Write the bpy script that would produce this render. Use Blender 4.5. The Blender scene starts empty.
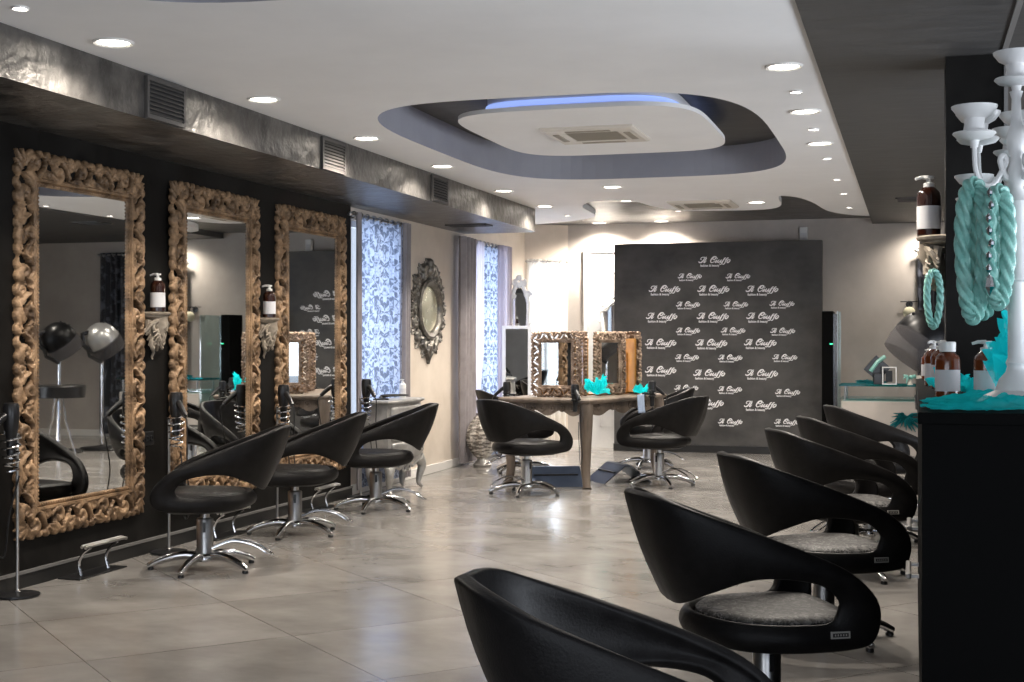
import bpy, bmesh, math, random
import numpy as np
from mathutils import Vector, Matrix

S = bpy.context.scene
COL = S.collection
PI = math.pi
D2R = math.radians
rnd = random.Random(7)

# ------------------------------------------------------------------ camera, sky, exposure
cam_d = bpy.data.cameras.new('camera')
cam_d.sensor_width = 36.0
cam_d.lens = 36.0 * 1350 / 1024
cam_d.clip_start = 0.05
cam = bpy.data.objects.new('camera', cam_d)
cam.location = (0, 0, 1.3)
cam.rotation_euler = (PI / 2, 0, math.radians(16.543))
COL.objects.link(cam)
S.camera = cam

world = bpy.data.worlds.new('sky')
S.world = world
world.use_nodes = True
bg = world.node_tree.nodes['Background']
bg.inputs[0].default_value = (0.80, 0.88, 1.0, 1)
bg.inputs[1].default_value = 0.30

S.view_settings.view_transform = 'Standard'
S.view_settings.look = 'None'
S.view_settings.gamma = 1.0
S.view_settings.use_curve_mapping = False
S.view_settings.exposure = 1.7

def daylight(name, loc, rot, sx, sy, power, color=(0.78, 0.88, 1.0)):
    l = bpy.data.lights.new(name, 'AREA')
    l.shape = 'RECTANGLE'; l.size = sx; l.size_y = sy; l.energy = power; l.color = color
    o = bpy.data.objects.new(name, l); COL.objects.link(o)
    o.location = loc; o.rotation_euler = rot
    return o
# daylight falling in through the three curtained windows; front and side fills are added
daylight('window_daylight', (-5.3, 11.05, 1.55), (0, -PI / 2, 0), 1.9, 1.2, 16)
daylight('window_daylight', (-5.3, 14.05, 1.45), (0, -PI / 2, 0), 2.1, 1.5, 26)
daylight('window_daylight', (-4.75, 16.75, 1.55), (PI / 2, 0, PI + math.radians(30)), 0.9, 1.9, 22)
daylight('front_fill', (-1.2, -2.2, 1.7), (PI / 2, 0, 0), 5.0, 2.2, 35, (0.95, 0.97, 1.0))  # added fill from behind the camera, source unseen
daylight('side_fill', (4.1, 4.6, 0.75), (0, PI / 2 + math.radians(28), 0), 1.3, 9.0, 170, (0.95, 0.97, 1.0))  # added fill from the right, tilted up to brighten the ceiling

# ------------------------------------------------------------------ materials
MATS = {}
def nodes_of(name):
    m = bpy.data.materials.new(name); m.use_nodes = True
    nt = m.node_tree; b = nt.nodes['Principled BSDF']
    return m, nt, b
def N(nt, t, **kw):
    n = nt.nodes.new(t)
    for k, v in kw.items():
        if hasattr(n, k): setattr(n, k, v)
    return n
def setin(n, **kw):
    for k, v in kw.items():
        n.inputs[k.replace('_', ' ')].default_value = v
def mat(name, c1, c2=None, scale=6.0, rough=0.5, rough2=None, metal=0.0, bump=0.0, bscale=40.0, detail=6.0, spec=0.5, lo=0.35, hi=0.65, coat=0.0, stretch=None, coord='Object'):
    """principled material whose colour and gloss wander with a noise"""
    if name in MATS: return MATS[name]
    m, nt, b = nodes_of(name)
    setin(b, Roughness=rough, Metallic=metal, Specular_IOR_Level=spec, Coat_Weight=coat)
    b.inputs['Base Color'].default_value = (*c1, 1)
    tc = N(nt, 'ShaderNodeTexCoord'); vec = tc.outputs[coord]
    if stretch:
        mp = N(nt, 'ShaderNodeMapping'); mp.inputs['Scale'].default_value = stretch
        nt.links.new(vec, mp.inputs[0]); vec = mp.outputs[0]
    if c2 is not None:
        no = N(nt, 'ShaderNodeTexNoise'); setin(no, Scale=scale, Detail=detail, Roughness=0.6)
        nt.links.new(vec, no.inputs['Vector'])
        r = N(nt, 'ShaderNodeValToRGB')
        r.color_ramp.elements[0].position = lo; r.color_ramp.elements[0].color = (*c1, 1)
        r.color_ramp.elements[1].position = hi; r.color_ramp.elements[1].color = (*c2, 1)
        nt.links.new(no.outputs['Fac'], r.inputs[0]); nt.links.new(r.outputs[0], b.inputs['Base Color'])
        if rough2 is not None:
            mr = N(nt, 'ShaderNodeMapRange'); setin(mr, From_Min=lo, From_Max=hi, To_Min=rough, To_Max=rough2)
            nt.links.new(no.outputs['Fac'], mr.inputs['Value']); nt.links.new(mr.outputs[0], b.inputs['Roughness'])
    if bump:
        n2 = N(nt, 'ShaderNodeTexNoise'); setin(n2, Scale=bscale, Detail=4.0)
        nt.links.new(vec, n2.inputs['Vector'])
        bp = N(nt, 'ShaderNodeBump'); setin(bp, Strength=bump, Distance=0.02)
        nt.links.new(n2.outputs['Fac'], bp.inputs['Height']); nt.links.new(bp.outputs[0], b.inputs['Normal'])
    MATS[name] = m
    return m
def emis(name, col, power):
    m, nt, b = nodes_of(name)
    b.inputs['Base Color'].default_value = (*col, 1)
    b.inputs['Emission Color'].default_value = (*col, 1); b.inputs['Emission Strength'].default_value = power
    return m

M_ceil = mat('white_ceiling_paint', (0.80, 0.79, 0.78), (0.84, 0.83, 0.82), 2, 0.7)
M_silver = mat('dark_silver_stucco', (0.075, 0.072, 0.070), (0.15, 0.142, 0.135), 5, 0.34, 0.5, metal=0.35, bump=0.35, bscale=9, stretch=(1, 1, 2.2))
M_beam = mat('brushed_silver_stucco', (0.085, 0.081, 0.077), (0.20, 0.19, 0.178), 5, 0.30, 0.44, metal=0.72, bump=0.65, bscale=13)
M_dark = mat('anthracite_stucco', (0.006, 0.0055, 0.005), (0.014, 0.013, 0.012), 3.5, 0.42, 0.6, bump=0.12, bscale=6, spec=0.10)
M_panel = mat('charcoal_stucco_panel', (0.028, 0.0265, 0.025), (0.070, 0.066, 0.062), 2.2, 0.5, 0.65, bump=0.06, bscale=8, stretch=(1, 1, 1.3))
M_recess = mat('lilac_grey_recess', (0.29, 0.29, 0.325), (0.32, 0.32, 0.355), 3, 0.6)  # recess sides, greyer than the white ceiling
M_darkceil = mat('dark_grey_ceiling_stucco', (0.040, 0.039, 0.038), (0.062, 0.060, 0.058), 3, 0.5, 0.6, bump=0.1, bscale=8, stretch=(1, 3, 1))
M_plaster = mat('warm_plaster', (0.58, 0.505, 0.425), (0.68, 0.60, 0.515), 2.3, 0.55, 0.7, bump=0.05, bscale=10)
M_plaster2 = mat('grey_beige_plaster', (0.40, 0.36, 0.325), (0.49, 0.445, 0.405), 2.0, 0.55, 0.7, bump=0.05, bscale=10)
M_white = mat('white_paint', (0.72, 0.70, 0.67), None, rough=0.4)
M_whitelac = mat('white_lacquer', (0.66, 0.66, 0.66), (0.72, 0.72, 0.71), 8, 0.35)
M_black = mat('black_lacquer', (0.003, 0.003, 0.003), None, rough=0.6, spec=0.03)
M_blackpl = mat('black_plastic', (0.012, 0.012, 0.013), None, rough=0.28)
M_leather = mat('black_leather', (0.006, 0.0055, 0.0055), (0.010, 0.009, 0.009), 20, 0.40, 0.48, bump=0.08, bscale=160, spec=0.17)
M_chrome = mat('chrome', (0.62, 0.62, 0.63), None, rough=0.13, metal=1.0)
M_steel = mat('brushed_steel', (0.48, 0.47, 0.46), None, rough=0.3, metal=1.0)
M_gold = mat('carved_gilt_wood', (0.085, 0.050, 0.026), (0.43, 0.275, 0.155), 9, 0.40, 0.55, metal=0.25, bump=0.35, bscale=70)
M_gold2 = mat('bronze_gilt_wood', (0.15, 0.10, 0.07), (0.46, 0.34, 0.25), 11, 0.36, 0.5, metal=0.45, bump=0.3, bscale=80)
M_orange = mat('raw_orange_wood', (0.42, 0.19, 0.04), (0.52, 0.26, 0.06), 6, 0.5)
M_pewter = mat('antique_pewter', (0.10, 0.095, 0.085), (0.30, 0.28, 0.25), 18, 0.3, 0.45, metal=0.7)
M_silverleaf = mat('silver_leaf', (0.36, 0.35, 0.335), (0.55, 0.54, 0.52), 10, 0.35, 0.5, metal=0.55)
M_wood = mat('aged_table_wood', (0.105, 0.078, 0.058), (0.25, 0.195, 0.15), 7, 0.42, 0.6, stretch=(1, 1, 0.25))
M_mirror = mat('mirror_glass', (0.80, 0.81, 0.80), None, rough=0.015, metal=1.0)
M_trans = mat('tarnished_mirror', (0.72, 0.70, 0.52), (0.82, 0.80, 0.64), 14, 0.12, 0.3, metal=0.6)
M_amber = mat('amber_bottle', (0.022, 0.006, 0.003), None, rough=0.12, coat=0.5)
M_amber2 = mat('amber_bottle_lit', (0.13, 0.030, 0.008), None, rough=0.12, coat=0.5)  # lighter copy of the amber, light put into the colour
M_label = mat('paper_label', (0.62, 0.61, 0.62), None, rough=0.6)
M_pump = mat('pump_plastic', (0.74, 0.73, 0.71), None, rough=0.35)
M_logo = mat('white_lettering', (0.80, 0.79, 0.79), None, rough=0.6)
M_teal = mat('teal_satin_cord', (0.15, 0.38, 0.335), (0.26, 0.52, 0.46), 30, 0.33)
M_vent = mat('vent_grey', (0.075, 0.07, 0.066), None, rough=0.5, metal=0.2)
M_void = mat('vent_shade', (0.008, 0.008, 0.008), None, rough=0.9)  # near-black, the shade inside the vents put into the colour
M_acwhite = mat('cassette_plastic', (0.62, 0.57, 0.50), None, rough=0.5)
M_acgrey = mat('cassette_grille', (0.30, 0.26, 0.20), None, rough=0.6)
M_skirt = mat('black_skirting', (0.012, 0.012, 0.012), None, rough=0.4)
M_skirttrim = mat('grey_skirting_trim', (0.22, 0.215, 0.21), None, rough=0.4, metal=0.4)
M_drape = mat('grey_mauve_drape', (0.22, 0.20, 0.21), (0.30, 0.275, 0.285), 5, 0.6)
M_bow = mat('striped_satin', (0.16, 0.14, 0.12), (0.66, 0.62, 0.56), 3, 0.35, lo=0.46, hi=0.54, stretch=(3, 3, 14))
M_damaskdark = mat('black_damask', (0.012, 0.013, 0.018), (0.10, 0.105, 0.13), 7, 0.5, 0.4, lo=0.52, hi=0.58)
M_led = emis('blue_white_led_strip', (0.36, 0.50, 1.0), 0.26)
M_lamp = emis('lit_lamp_glass', (1.0, 0.93, 0.82), 7.0)
M_lampc = emis('lit_halogen_glass', (1.0, 0.95, 0.88), 11.0)
M_green = emis('green_led', (0.05, 0.8, 0.35), 0.6)
M_tagwhite = mat('tag_border', (0.42, 0.41, 0.38), None, rough=0.5)
M_blue = mat('blue_steel_plate', (0.10, 0.13, 0.20), (0.13, 0.17, 0.25), 4, 0.30, metal=0.6)
M_darksteel = mat('dark_steel_plate', (0.02, 0.024, 0.034), None, rough=0.35, metal=0.4)
M_hoodblack = mat('black_hood_shell', (0.004, 0.004, 0.0045), None, rough=0.34, spec=0.18)
M_towel = mat('pale_blue_towel', (0.36, 0.46, 0.66), (0.44, 0.54, 0.72), 40, 0.9)
M_yellow = mat('cream_fabric', (0.60, 0.56, 0.40), None, rough=0.7)
M_grey = mat('grey_cloth', (0.16, 0.155, 0.16), (0.23, 0.22, 0.23), 6, 0.7)
M_shoe = mat('ivory_plastic', (0.55, 0.52, 0.45), None, rough=0.5)
M_silvhood = mat('silver_hood', (0.42, 0.42, 0.42), None, rough=0.3, metal=0.6)

def make_floor():
    m, nt, b = nodes_of('grey_stone_tiles')
    tc = N(nt, 'ShaderNodeTexCoord'); mp = N(nt, 'ShaderNodeMapping')
    mp.inputs['Rotation'].default_value = (0, 0, math.radians(42)); mp.inputs['Location'].default_value = (0.18, 0.42, 0)
    nt.links.new(tc.outputs['Object'], mp.inputs[0])
    br = N(nt, 'ShaderNodeTexBrick', offset=0.0, squash=1.0)
    setin(br, Scale=1.0, Mortar_Size=0.003, Mortar_Smooth=0.1, Bias=0.0, Brick_Width=0.9, Row_Height=0.9)
    br.inputs['Color1'].default_value = (0.40, 0.40, 0.40, 1); br.inputs['Color2'].default_value = (0.60, 0.60, 0.60, 1)
    br.inputs['Mortar'].default_value = (0.5, 0.5, 0.5, 1)
    nt.links.new(mp.outputs[0], br.inputs['Vector'])
    no = N(nt, 'ShaderNodeTexNoise'); setin(no, Scale=1.9, Detail=9.0, Roughness=0.6, Distortion=0.15)
    m2 = N(nt, 'ShaderNodeMapping'); m2.inputs['Scale'].default_value = (1.0, 1.35, 1); m2.inputs['Rotation'].default_value = (0, 0, math.radians(42))
    nt.links.new(tc.outputs['Object'], m2.inputs[0]); nt.links.new(m2.outputs[0], no.inputs['Vector'])
    r = N(nt, 'ShaderNodeValToRGB')
    r.color_ramp.elements[0].position = 0.32; r.color_ramp.elements[0].color = (0.195, 0.183, 0.170, 1)
    r.color_ramp.elements[1].position = 0.70; r.color_ramp.elements[1].color = (0.285, 0.270, 0.253, 1)
    nt.links.new(no.outputs['Fac'], r.inputs[0])
    hs = N(nt, 'ShaderNodeHueSaturation')
    nt.links.new(r.outputs[0], hs.inputs['Color'])
    mr = N(nt, 'ShaderNodeMapRange'); setin(mr, From_Min=0.4, From_Max=0.6, To_Min=0.92, To_Max=1.08)
    nt.links.new(br.outputs['Color'], mr.inputs['Value']); nt.links.new(mr.outputs[0], hs.inputs['Value'])
    mx = N(nt, 'ShaderNodeMix', data_type='RGBA'); mx.inputs['B'].default_value = (0.12, 0.105, 0.09, 1)
    nt.links.new(hs.outputs[0], mx.inputs['A']); nt.links.new(br.outputs['Fac'], mx.inputs['Factor'])
    nt.links.new(mx.outputs['Result'], b.inputs['Base Color'])
    rr = N(nt, 'ShaderNodeMapRange'); setin(rr, From_Min=0.3, From_Max=0.7, To_Min=0.15, To_Max=0.27)
    nt.links.new(no.outputs['Fac'], rr.inputs['Value']); nt.links.new(rr.outputs[0], b.inputs['Roughness'])
    setin(b, Specular_IOR_Level=0.55)
    return m
M_floor = make_floor()

def make_sheer(name, base, pat, trans_amt, pattern=True, through=0.62):
    """thin curtain cloth that lets daylight through, with a mirrored leaf pattern woven in"""
    m, nt, b = nodes_of(name)
    nt.nodes.remove(b); out = nt.nodes['Material Output']
    df = N(nt, 'ShaderNodeBsdfDiffuse'); tl = N(nt, 'ShaderNodeBsdfTranslucent'); tr = N(nt, 'ShaderNodeBsdfTransparent')
    a1 = N(nt, 'ShaderNodeMixShader'); a1.inputs[0].default_value = through
    nt.links.new(df.outputs[0], a1.inputs[1]); nt.links.new(tl.outputs[0], a1.inputs[2])
    a2 = N(nt, 'ShaderNodeMixShader'); nt.links.new(a1.outputs[0], a2.inputs[1]); nt.links.new(tr.outputs[0], a2.inputs[2])
    a2.inputs[0].default_value = trans_amt
    nt.links.new(a2.outputs[0], out.inputs[0])
    for n in (df, tl): n.inputs[0].default_value = (*base, 1)
    if pattern:
        tc = N(nt, 'ShaderNodeTexCoord'); sp = N(nt, 'ShaderNodeSeparateXYZ'); nt.links.new(tc.outputs['UV'], sp.inputs[0])
        pp = N(nt, 'ShaderNodeMath', operation='PINGPONG'); pp.inputs[1].default_value = 0.24; nt.links.new(sp.outputs[0], pp.inputs[0])
        md = N(nt, 'ShaderNodeMath', operation='MODULO'); md.inputs[1].default_value = 0.62; nt.links.new(sp.outputs[1], md.inputs[0])
        cb = N(nt, 'ShaderNodeCombineXYZ'); nt.links.new(pp.outputs[0], cb.inputs[0]); nt.links.new(md.outputs[0], cb.inputs[1])
        no = N(nt, 'ShaderNodeTexNoise'); setin(no, Scale=19.0, Detail=4.0, Distortion=1.2); nt.links.new(cb.outputs[0], no.inputs['Vector'])
        r = N(nt, 'ShaderNodeValToRGB')
        r.color_ramp.elements[0].position = 0.44; r.color_ramp.elements[0].color = (*base, 1)
        r.color_ramp.elements[1].position = 0.56; r.color_ramp.elements[1].color = (*pat, 1)
        nt.links.new(no.outputs['Fac'], r.inputs[0])
        for n in (df, tl): nt.links.new(r.outputs[0], n.inputs[0])
        mr = N(nt, 'ShaderNodeMapRange'); setin(mr, From_Min=0.44, From_Max=0.56, To_Min=trans_amt, To_Max=trans_amt * 0.25)
        nt.links.new(no.outputs['Fac'], mr.inputs['Value']); nt.links.new(mr.outputs[0], a2.inputs[0])
    return m
M_sheer = make_sheer('damask_sheer', (0.46, 0.53, 0.70), (0.13, 0.155, 0.22), 0.20)
M_sheerw = make_sheer('white_sheer', (0.90, 0.89, 0.86), (0, 0, 0), 0.25, False)
M_mauve = make_sheer('mauve_sheer', (0.52, 0.48, 0.55), (0, 0, 0), 0.10, False)
M_tulle = make_sheer('turquoise_tulle', (0.02, 0.95, 1.0), (0, 0, 0), 0.24, False, 0.35)
M_tulledim = make_sheer('teal_feather', (0.02, 0.22, 0.25), (0, 0, 0), 0.1, False)

def make_glass(name, col, alpha, rough=0.03):
    m, nt, b = nodes_of(name); nt.nodes.remove(b); out = nt.nodes['Material Output']
    g = N(nt, 'ShaderNodeBsdfGlossy'); g.inputs['Roughness'].default_value = rough
    t = N(nt, 'ShaderNodeBsdfTransparent'); t.inputs[0].default_value = (*col, 1)
    mx = N(nt, 'ShaderNodeMixShader'); mx.inputs[0].default_value = alpha
    nt.links.new(t.outputs[0], mx.inputs[1]); nt.links.new(g.outputs[0], mx.inputs[2]); nt.links.new(mx.outputs[0], out.inputs[0])
    return m
M_pane = make_glass('window_pane', (0.95, 0.97, 1.0), 0.06)
M_glassdesk = make_glass('clear_desk_glass', (0.80, 0.90, 0.90), 0.10)
M_turqglass = make_glass('turquoise_glass', (0.10, 0.62, 0.66), 0.12)
M_hoodvisor = make_sheer('grey_hood_visor', (0.13, 0.125, 0.13), (0, 0, 0), 0.40, False, 0.5)
M_visor = make_glass('smoked_visor', (0.42, 0.41, 0.43), 0.07, 0.15)

def make_crackle():
    m, nt, b = nodes_of('grey_crackled_leather')
    tc = N(nt, 'ShaderNodeTexCoord')
    no = N(nt, 'ShaderNodeTexNoise'); setin(no, Scale=17.0, Detail=3.0, Distortion=2.2)
    nt.links.new(tc.outputs['Object'], no.inputs['Vector'])
    vo = N(nt, 'ShaderNodeTexVoronoi', feature='DISTANCE_TO_EDGE'); setin(vo, Scale=20.0)
    ad = N(nt, 'ShaderNodeVectorMath', operation='MULTIPLY_ADD'); ad.inputs[1].default_value = (0.10, 0.10, 0.10)
    nt.links.new(no.outputs['Color'], ad.inputs[0]); nt.links.new(tc.outputs['Object'], ad.inputs[2]); nt.links.new(ad.outputs[0], vo.inputs['Vector'])
    r1 = N(nt, 'ShaderNodeValToRGB'); r1.color_ramp.elements[0].position = 0.47; r1.color_ramp.elements[0].color = (0.15, 0.143, 0.138, 1)
    r1.color_ramp.elements[1].position = 0.53; r1.color_ramp.elements[1].color = (0.055, 0.052, 0.050, 1)
    nt.links.new(no.outputs['Fac'], r1.inputs[0])
    r2 = N(nt, 'ShaderNodeValToRGB'); r2.color_ramp.elements[0].position = 0.06; r2.color_ramp.elements[0].color = (0.10, 0.10, 0.10, 1)
    r2.color_ramp.elements[1].position = 0.14; r2.color_ramp.elements[1].color = (1, 1, 1, 1)
    nt.links.new(vo.outputs['Distance'], r2.inputs[0])
    mx = N(nt, 'ShaderNodeMix', data_type='RGBA', blend_type='MULTIPLY'); mx.inputs['Factor'].default_value = 1.0
    nt.links.new(r1.outputs[0], mx.inputs['A']); nt.links.new(r2.outputs[0], mx.inputs['B']); nt.links.new(mx.outputs['Result'], b.inputs['Base Color'])
    setin(b, Roughness=0.5, Specular_IOR_Level=0.25)
    return m
M_crackle = make_crackle()

# ------------------------------------------------------------------ mesh helpers
class MB:
    def __init__(s): s.v = []; s.f = []; s.m = []; s.uv = None
    def add(s, verts, faces, mi=0):
        o = len(s.v); s.v += [tuple(p) for p in verts]
        for f in faces: s.f.append(tuple(o + i for i in f)); s.m.append(mi)
        return s
    def box(s, x0, x1, y0, y1, z0, z1, mi=0, M=None):
        v = [(x, y, z) for x in (x0, x1) for y in (y0, y1) for z in (z0, z1)]
        if M is not None: v = [M @ Vector(p) for p in v]
        return s.add(v, [(0, 1, 3, 2), (4, 6, 7, 5), (0, 4, 5, 1), (2, 3, 7, 6), (0, 2, 6, 4), (1, 5, 7, 3)], mi)
    def lathe(s, prof, c=(0, 0, 0), n=24, M=None, mi=0, a0=0.0, a1=2 * PI, sx=1, sy=1):
        full = abs(a1 - a0 - 2 * PI) < 1e-6; k = n if full else n + 1
        V = []
        for r, z in prof:
            for i in range(k):
                a = a0 + (a1 - a0) * i / n
                p = Vector((r * math.cos(a) * sx, r * math.sin(a) * sy, z))
                V.append((M @ p if M is not None else p) + Vector(c))
        F = []
        for j in range(len(prof) - 1):
            for i in range(n):
                i2 = (i + 1) % k
                F.append((j * k + i, j * k + i2, (j + 1) * k + i2, (j + 1) * k + i))
        if full:
            if prof[0][0] > 1e-6: F.append(tuple(range(k))[::-1])
            if prof[-1][0] > 1e-6: F.append(tuple((len(prof) - 1) * k + i for i in range(k)))
        return s.add(V, F, mi)
    def sweep(s, pts, rad, n=8, mi=0, lobes=0, twist=0.0, depth=0.25, flat=1.0, up=None, closed=False):
        pts = [Vector(p) for p in pts]; m = len(pts)
        R = rad if callable(rad) else (lambda t: rad)
        tan = []
        for i in range(m):
            a = pts[(i - 1) % m] if closed else pts[max(i - 1, 0)]; b = pts[(i + 1) % m] if closed else pts[min(i + 1, m - 1)]
            t = (b - a); tan.append(t.normalized() if t.length > 1e-9 else Vector((0, 0, 1)))
        ref = Vector(up) if up else (Vector((0, 0, 1)) if abs(tan[0].z) < 0.9 else Vector((1, 0, 0)))
        nor = (ref - tan[0] * ref.dot(tan[0])).normalized()
        V = []
        for i in range(m):
            nor = nor - tan[i] * nor.dot(tan[i])
            nor = nor.normalized() if nor.length > 1e-6 else tan[i].orthogonal().normalized()
            bi = tan[i].cross(nor)
            t = i / max(m - 1, 1); r = R(t)
            for k in range(n):
                a = 2 * PI * k / n
                rr = r * (1 + (depth * abs(math.cos(lobes * 0.5 * a + twist * t)) - depth * 0.5 if lobes else 0))
                V.append(pts[i] + nor * (math.cos(a) * rr) + bi * (math.sin(a) * rr * flat))
        F = []
        for i in range(m if closed else m - 1):
            j = (i + 1) % m
            for k in range(n):
                k2 = (k + 1) % n
                F.append((i * n + k, i * n + k2, j * n + k2, j * n + k))
        if not closed:
            F.append(tuple(range(n))[::-1]); F.append(tuple((m - 1) * n + k for k in range(n)))
        return s.add(V, F, mi)
    def grid(s, rows, mi=0, close_u=False):
        n = len(rows[0]); V = [p for r in rows for p in r]; F = []
        for j in range(len(rows) - 1):
            for i in range(n if close_u else n - 1):
                i2 = (i + 1) % n
                F.append((j * n + i, j * n + i2, (j + 1) * n + i2, (j + 1) * n + i))
        return s.add(V, F, mi)
    def prism(s, poly, z0, z1, mi=0, M=None):
        n = len(poly)
        V = [Vector((x, y, z0)) for x, y in poly] + [Vector((x, y, z1)) for x, y in poly]
        if M is not None: V = [M @ p for p in V]
        F = [tuple(range(n))[::-1], tuple(range(n, 2 * n))] + [(i, (i + 1) % n, n + (i + 1) % n, n + i) for i in range(n)]
        return s.add(V, F, mi)
    def blob(s, c, r, n=10, mi=0, M=None):
        rx, ry, rz = r if hasattr(r, '__len__') else (r, r, r)
        h = n // 2
        prof = [(max(math.sin(PI * j / h), 0.0), -math.cos(PI * j / h)) for j in range(h + 1)]
        V = []; F = []
        for rr, z in prof:
            for i in range(n):
                a = 2 * PI * i / n; p = Vector((rr * math.cos(a) * rx, rr * math.sin(a) * ry, z * rz))
                V.append((M @ p if M is not None else p) + Vector(c))
        for j in range(h):
            for i in range(n): F.append((j * n + i, j * n + (i + 1) % n, (j + 1) * n + (i + 1) % n, (j + 1) * n + i))
        return s.add(V, F, mi)
    def mesh(s, name, mats, smooth=True):
        me = bpy.data.meshes.new(name); me.from_pydata(s.v, [], s.f)
        for m in (mats if isinstance(mats, (list, tuple)) else [mats]): me.materials.append(m)
        me.polygons.foreach_set('material_index', s.m)
        bm = bmesh.new(); bm.from_mesh(me)
        bmesh.ops.remove_doubles(bm, verts=bm.verts, dist=1e-5)
        bmesh.ops.recalc_face_normals(bm, faces=bm.faces)
        if smooth:
            for f in bm.faces: f.smooth = True
            for e in bm.edges:
                if len(e.link_faces) == 2 and e.calc_face_angle(0) > math.radians(38): e.smooth = False
        bm.to_mesh(me); bm.free()
        return me
    def build(s, name, mats, parent=None, smooth=True, bevel=0.0, seg=2):
        o = bpy.data.objects.new(name, s.mesh(name, mats, smooth)); COL.objects.link(o)
        if parent is not None: o.parent = parent
        if bevel:
            b = o.modifiers.new('bevel', 'BEVEL'); b.width = bevel; b.segments = seg; b.limit_method = 'ANGLE'; b.angle_limit = math.radians(40)
        return o

def spline(P, n):
    """Catmull-Rom through points of any dimension"""
    P = [np.array(p, float) for p in P]; m = len(P) - 1; out = []
    for k in range(n + 1):
        t = k / n * m; i = min(int(t), m - 1); u = t - i
        p0 = P[i - 1] if i > 0 else 2 * P[0] - P[1]; p3 = P[i + 2] if i + 2 <= m else 2 * P[m] - P[m - 1]
        p1, p2 = P[i], P[i + 1]
        out.append(0.5 * (2 * p1 + (p2 - p0) * u + (2 * p0 - 5 * p1 + 4 * p2 - p3) * u * u + (3 * p1 - p0 - 3 * p2 + p3) * u ** 3))
    return out

def thing(name, label, cat, loc=(0, 0, 0), rotz=0.0, group=None):
    o = bpy.data.objects.new(name, None); COL.objects.link(o)
    o.location = loc; o.rotation_euler = (0, 0, rotz); o.empty_display_size = 0.1
    o['label'] = label; o['category'] = cat
    if group: o['group'] = group
    return o
def tag(o, label, cat, group=None, kind=None):
    o['label'] = label; o['category'] = cat
    if group: o['group'] = group
    if kind: o['kind'] = kind
    return o
def struct(o):
    o['kind'] = 'structure'; return o
def kids(o): return [c for c in bpy.data.objects if c.parent == o]
def copy_tree(o, parent=None):
    c = o.copy(); COL.objects.link(c)
    if parent is not None: c.parent = parent
    for ch in kids(o): copy_tree(ch, c)
    return c
def again(root, loc, rotz, label, group=None, scale=None):
    c = copy_tree(root); c.location = loc; c.rotation_euler = (0, 0, rotz); c['label'] = label
    if group: c['group'] = group
    if scale: c.scale = scale
    return c
def part(o, label): o['label'] = label; return o

def superel(cx, cy, a, b, n=3.2, k=72):
    out = []
    for i in range(k):
        t = 2 * PI * i / k; c, s_ = math.cos(t), math.sin(t)
        out.append((cx + a * math.copysign(abs(c) ** (2 / n), c), cy + b * math.copysign(abs(s_) ** (2 / n), s_)))
    return out
def flat_with_holes(outer, holes, z, mi=0):
    bm = bmesh.new(); 
    for loop in [outer] + holes:
        vs = [bm.verts.new((x, y, z)) for x, y in loop]
        for i in range(len(vs)): bm.edges.new((vs[i], vs[(i + 1) % len(vs)]))
    bmesh.ops.triangle_fill(bm, use_beauty=True, edges=bm.edges[:])
    bm.verts.index_update()
    mb = [tuple(v.co) for v in bm.verts], [tuple(v.index for v in f.verts) for f in bm.faces]
    bm.free(); return mb

# ------------------------------------------------------------------ the room
ZC = 2.665                                     # white ceiling
XL, YB = -4.5, 16.12                           # mirror wall, back wall
m = MB().box(-6.2, 4.2, -1.4, 16.4, -0.12, 0.0); struct(m.build('floor', M_floor, smooth=False))

mb = MB()
hole1 = superel(-2.08, 9.2, 1.2, 1.94, 3.9); hole2 = superel(-2.08, 2.98, 1.2, 1.94, 3.9)
back = spline([(-4.62, 15.3), (-4.2, 15.2), (-3.75, 14.95), (-3.36, 14.5), (-3.27, 13.9), (-3.22, 13.35), (-3.05, 12.95), (-2.8, 12.84), (-2.60, 13.05), (-2.52, 13.6), (-2.3, 14.05), (-1.8, 14.2), (-1.42, 14.14), (-1.27, 13.77), (-1.24, 13.2), (-1.2, 12.9), (-1.12, 12.95), (-1.03, 13.15), (-0.94, 13.65), (-0.86, 14.5), (-0.68, 15.0), (-0.449, 15.25)], 80)
back = [tuple(p) for p in back]
outer = [(-0.449, -1.4), (-4.62, -1.4)] + back
v, f = flat_with_holes(outer, [hole1, hole2], ZC); mb.add(v, f, 0)
for hole in (hole1, hole2):
    mb.grid([[(x, y, ZC) for x, y in hole], [(x, y, 2.90) for x, y in hole]], 3, close_u=True)
    k = len(hole); mb.add([(x, y, 2.90) for x, y in hole], [tuple(range(k))], 1)
mb.grid([[(x, y, ZC) for x, y in back], [(x, y, 2.725) for x, y in back]], 0)
mb.add([(-6.0, 12.5, 2.725), (0.0, 12.5, 2.725), (0.0, 16.3, 2.725), (-6.0, 16.3, 2.725)], [(0, 1, 2, 3)], 2)
struct(mb.build('ceiling', [M_ceil, M_darkceil, M_silver, M_recess], smooth=False))
mb = MB().box(-0.449, 4.2, -1.4, 16.3, 2.652, 2.74); struct(mb.build('trim_1', M_darkceil, smooth=False))

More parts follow.
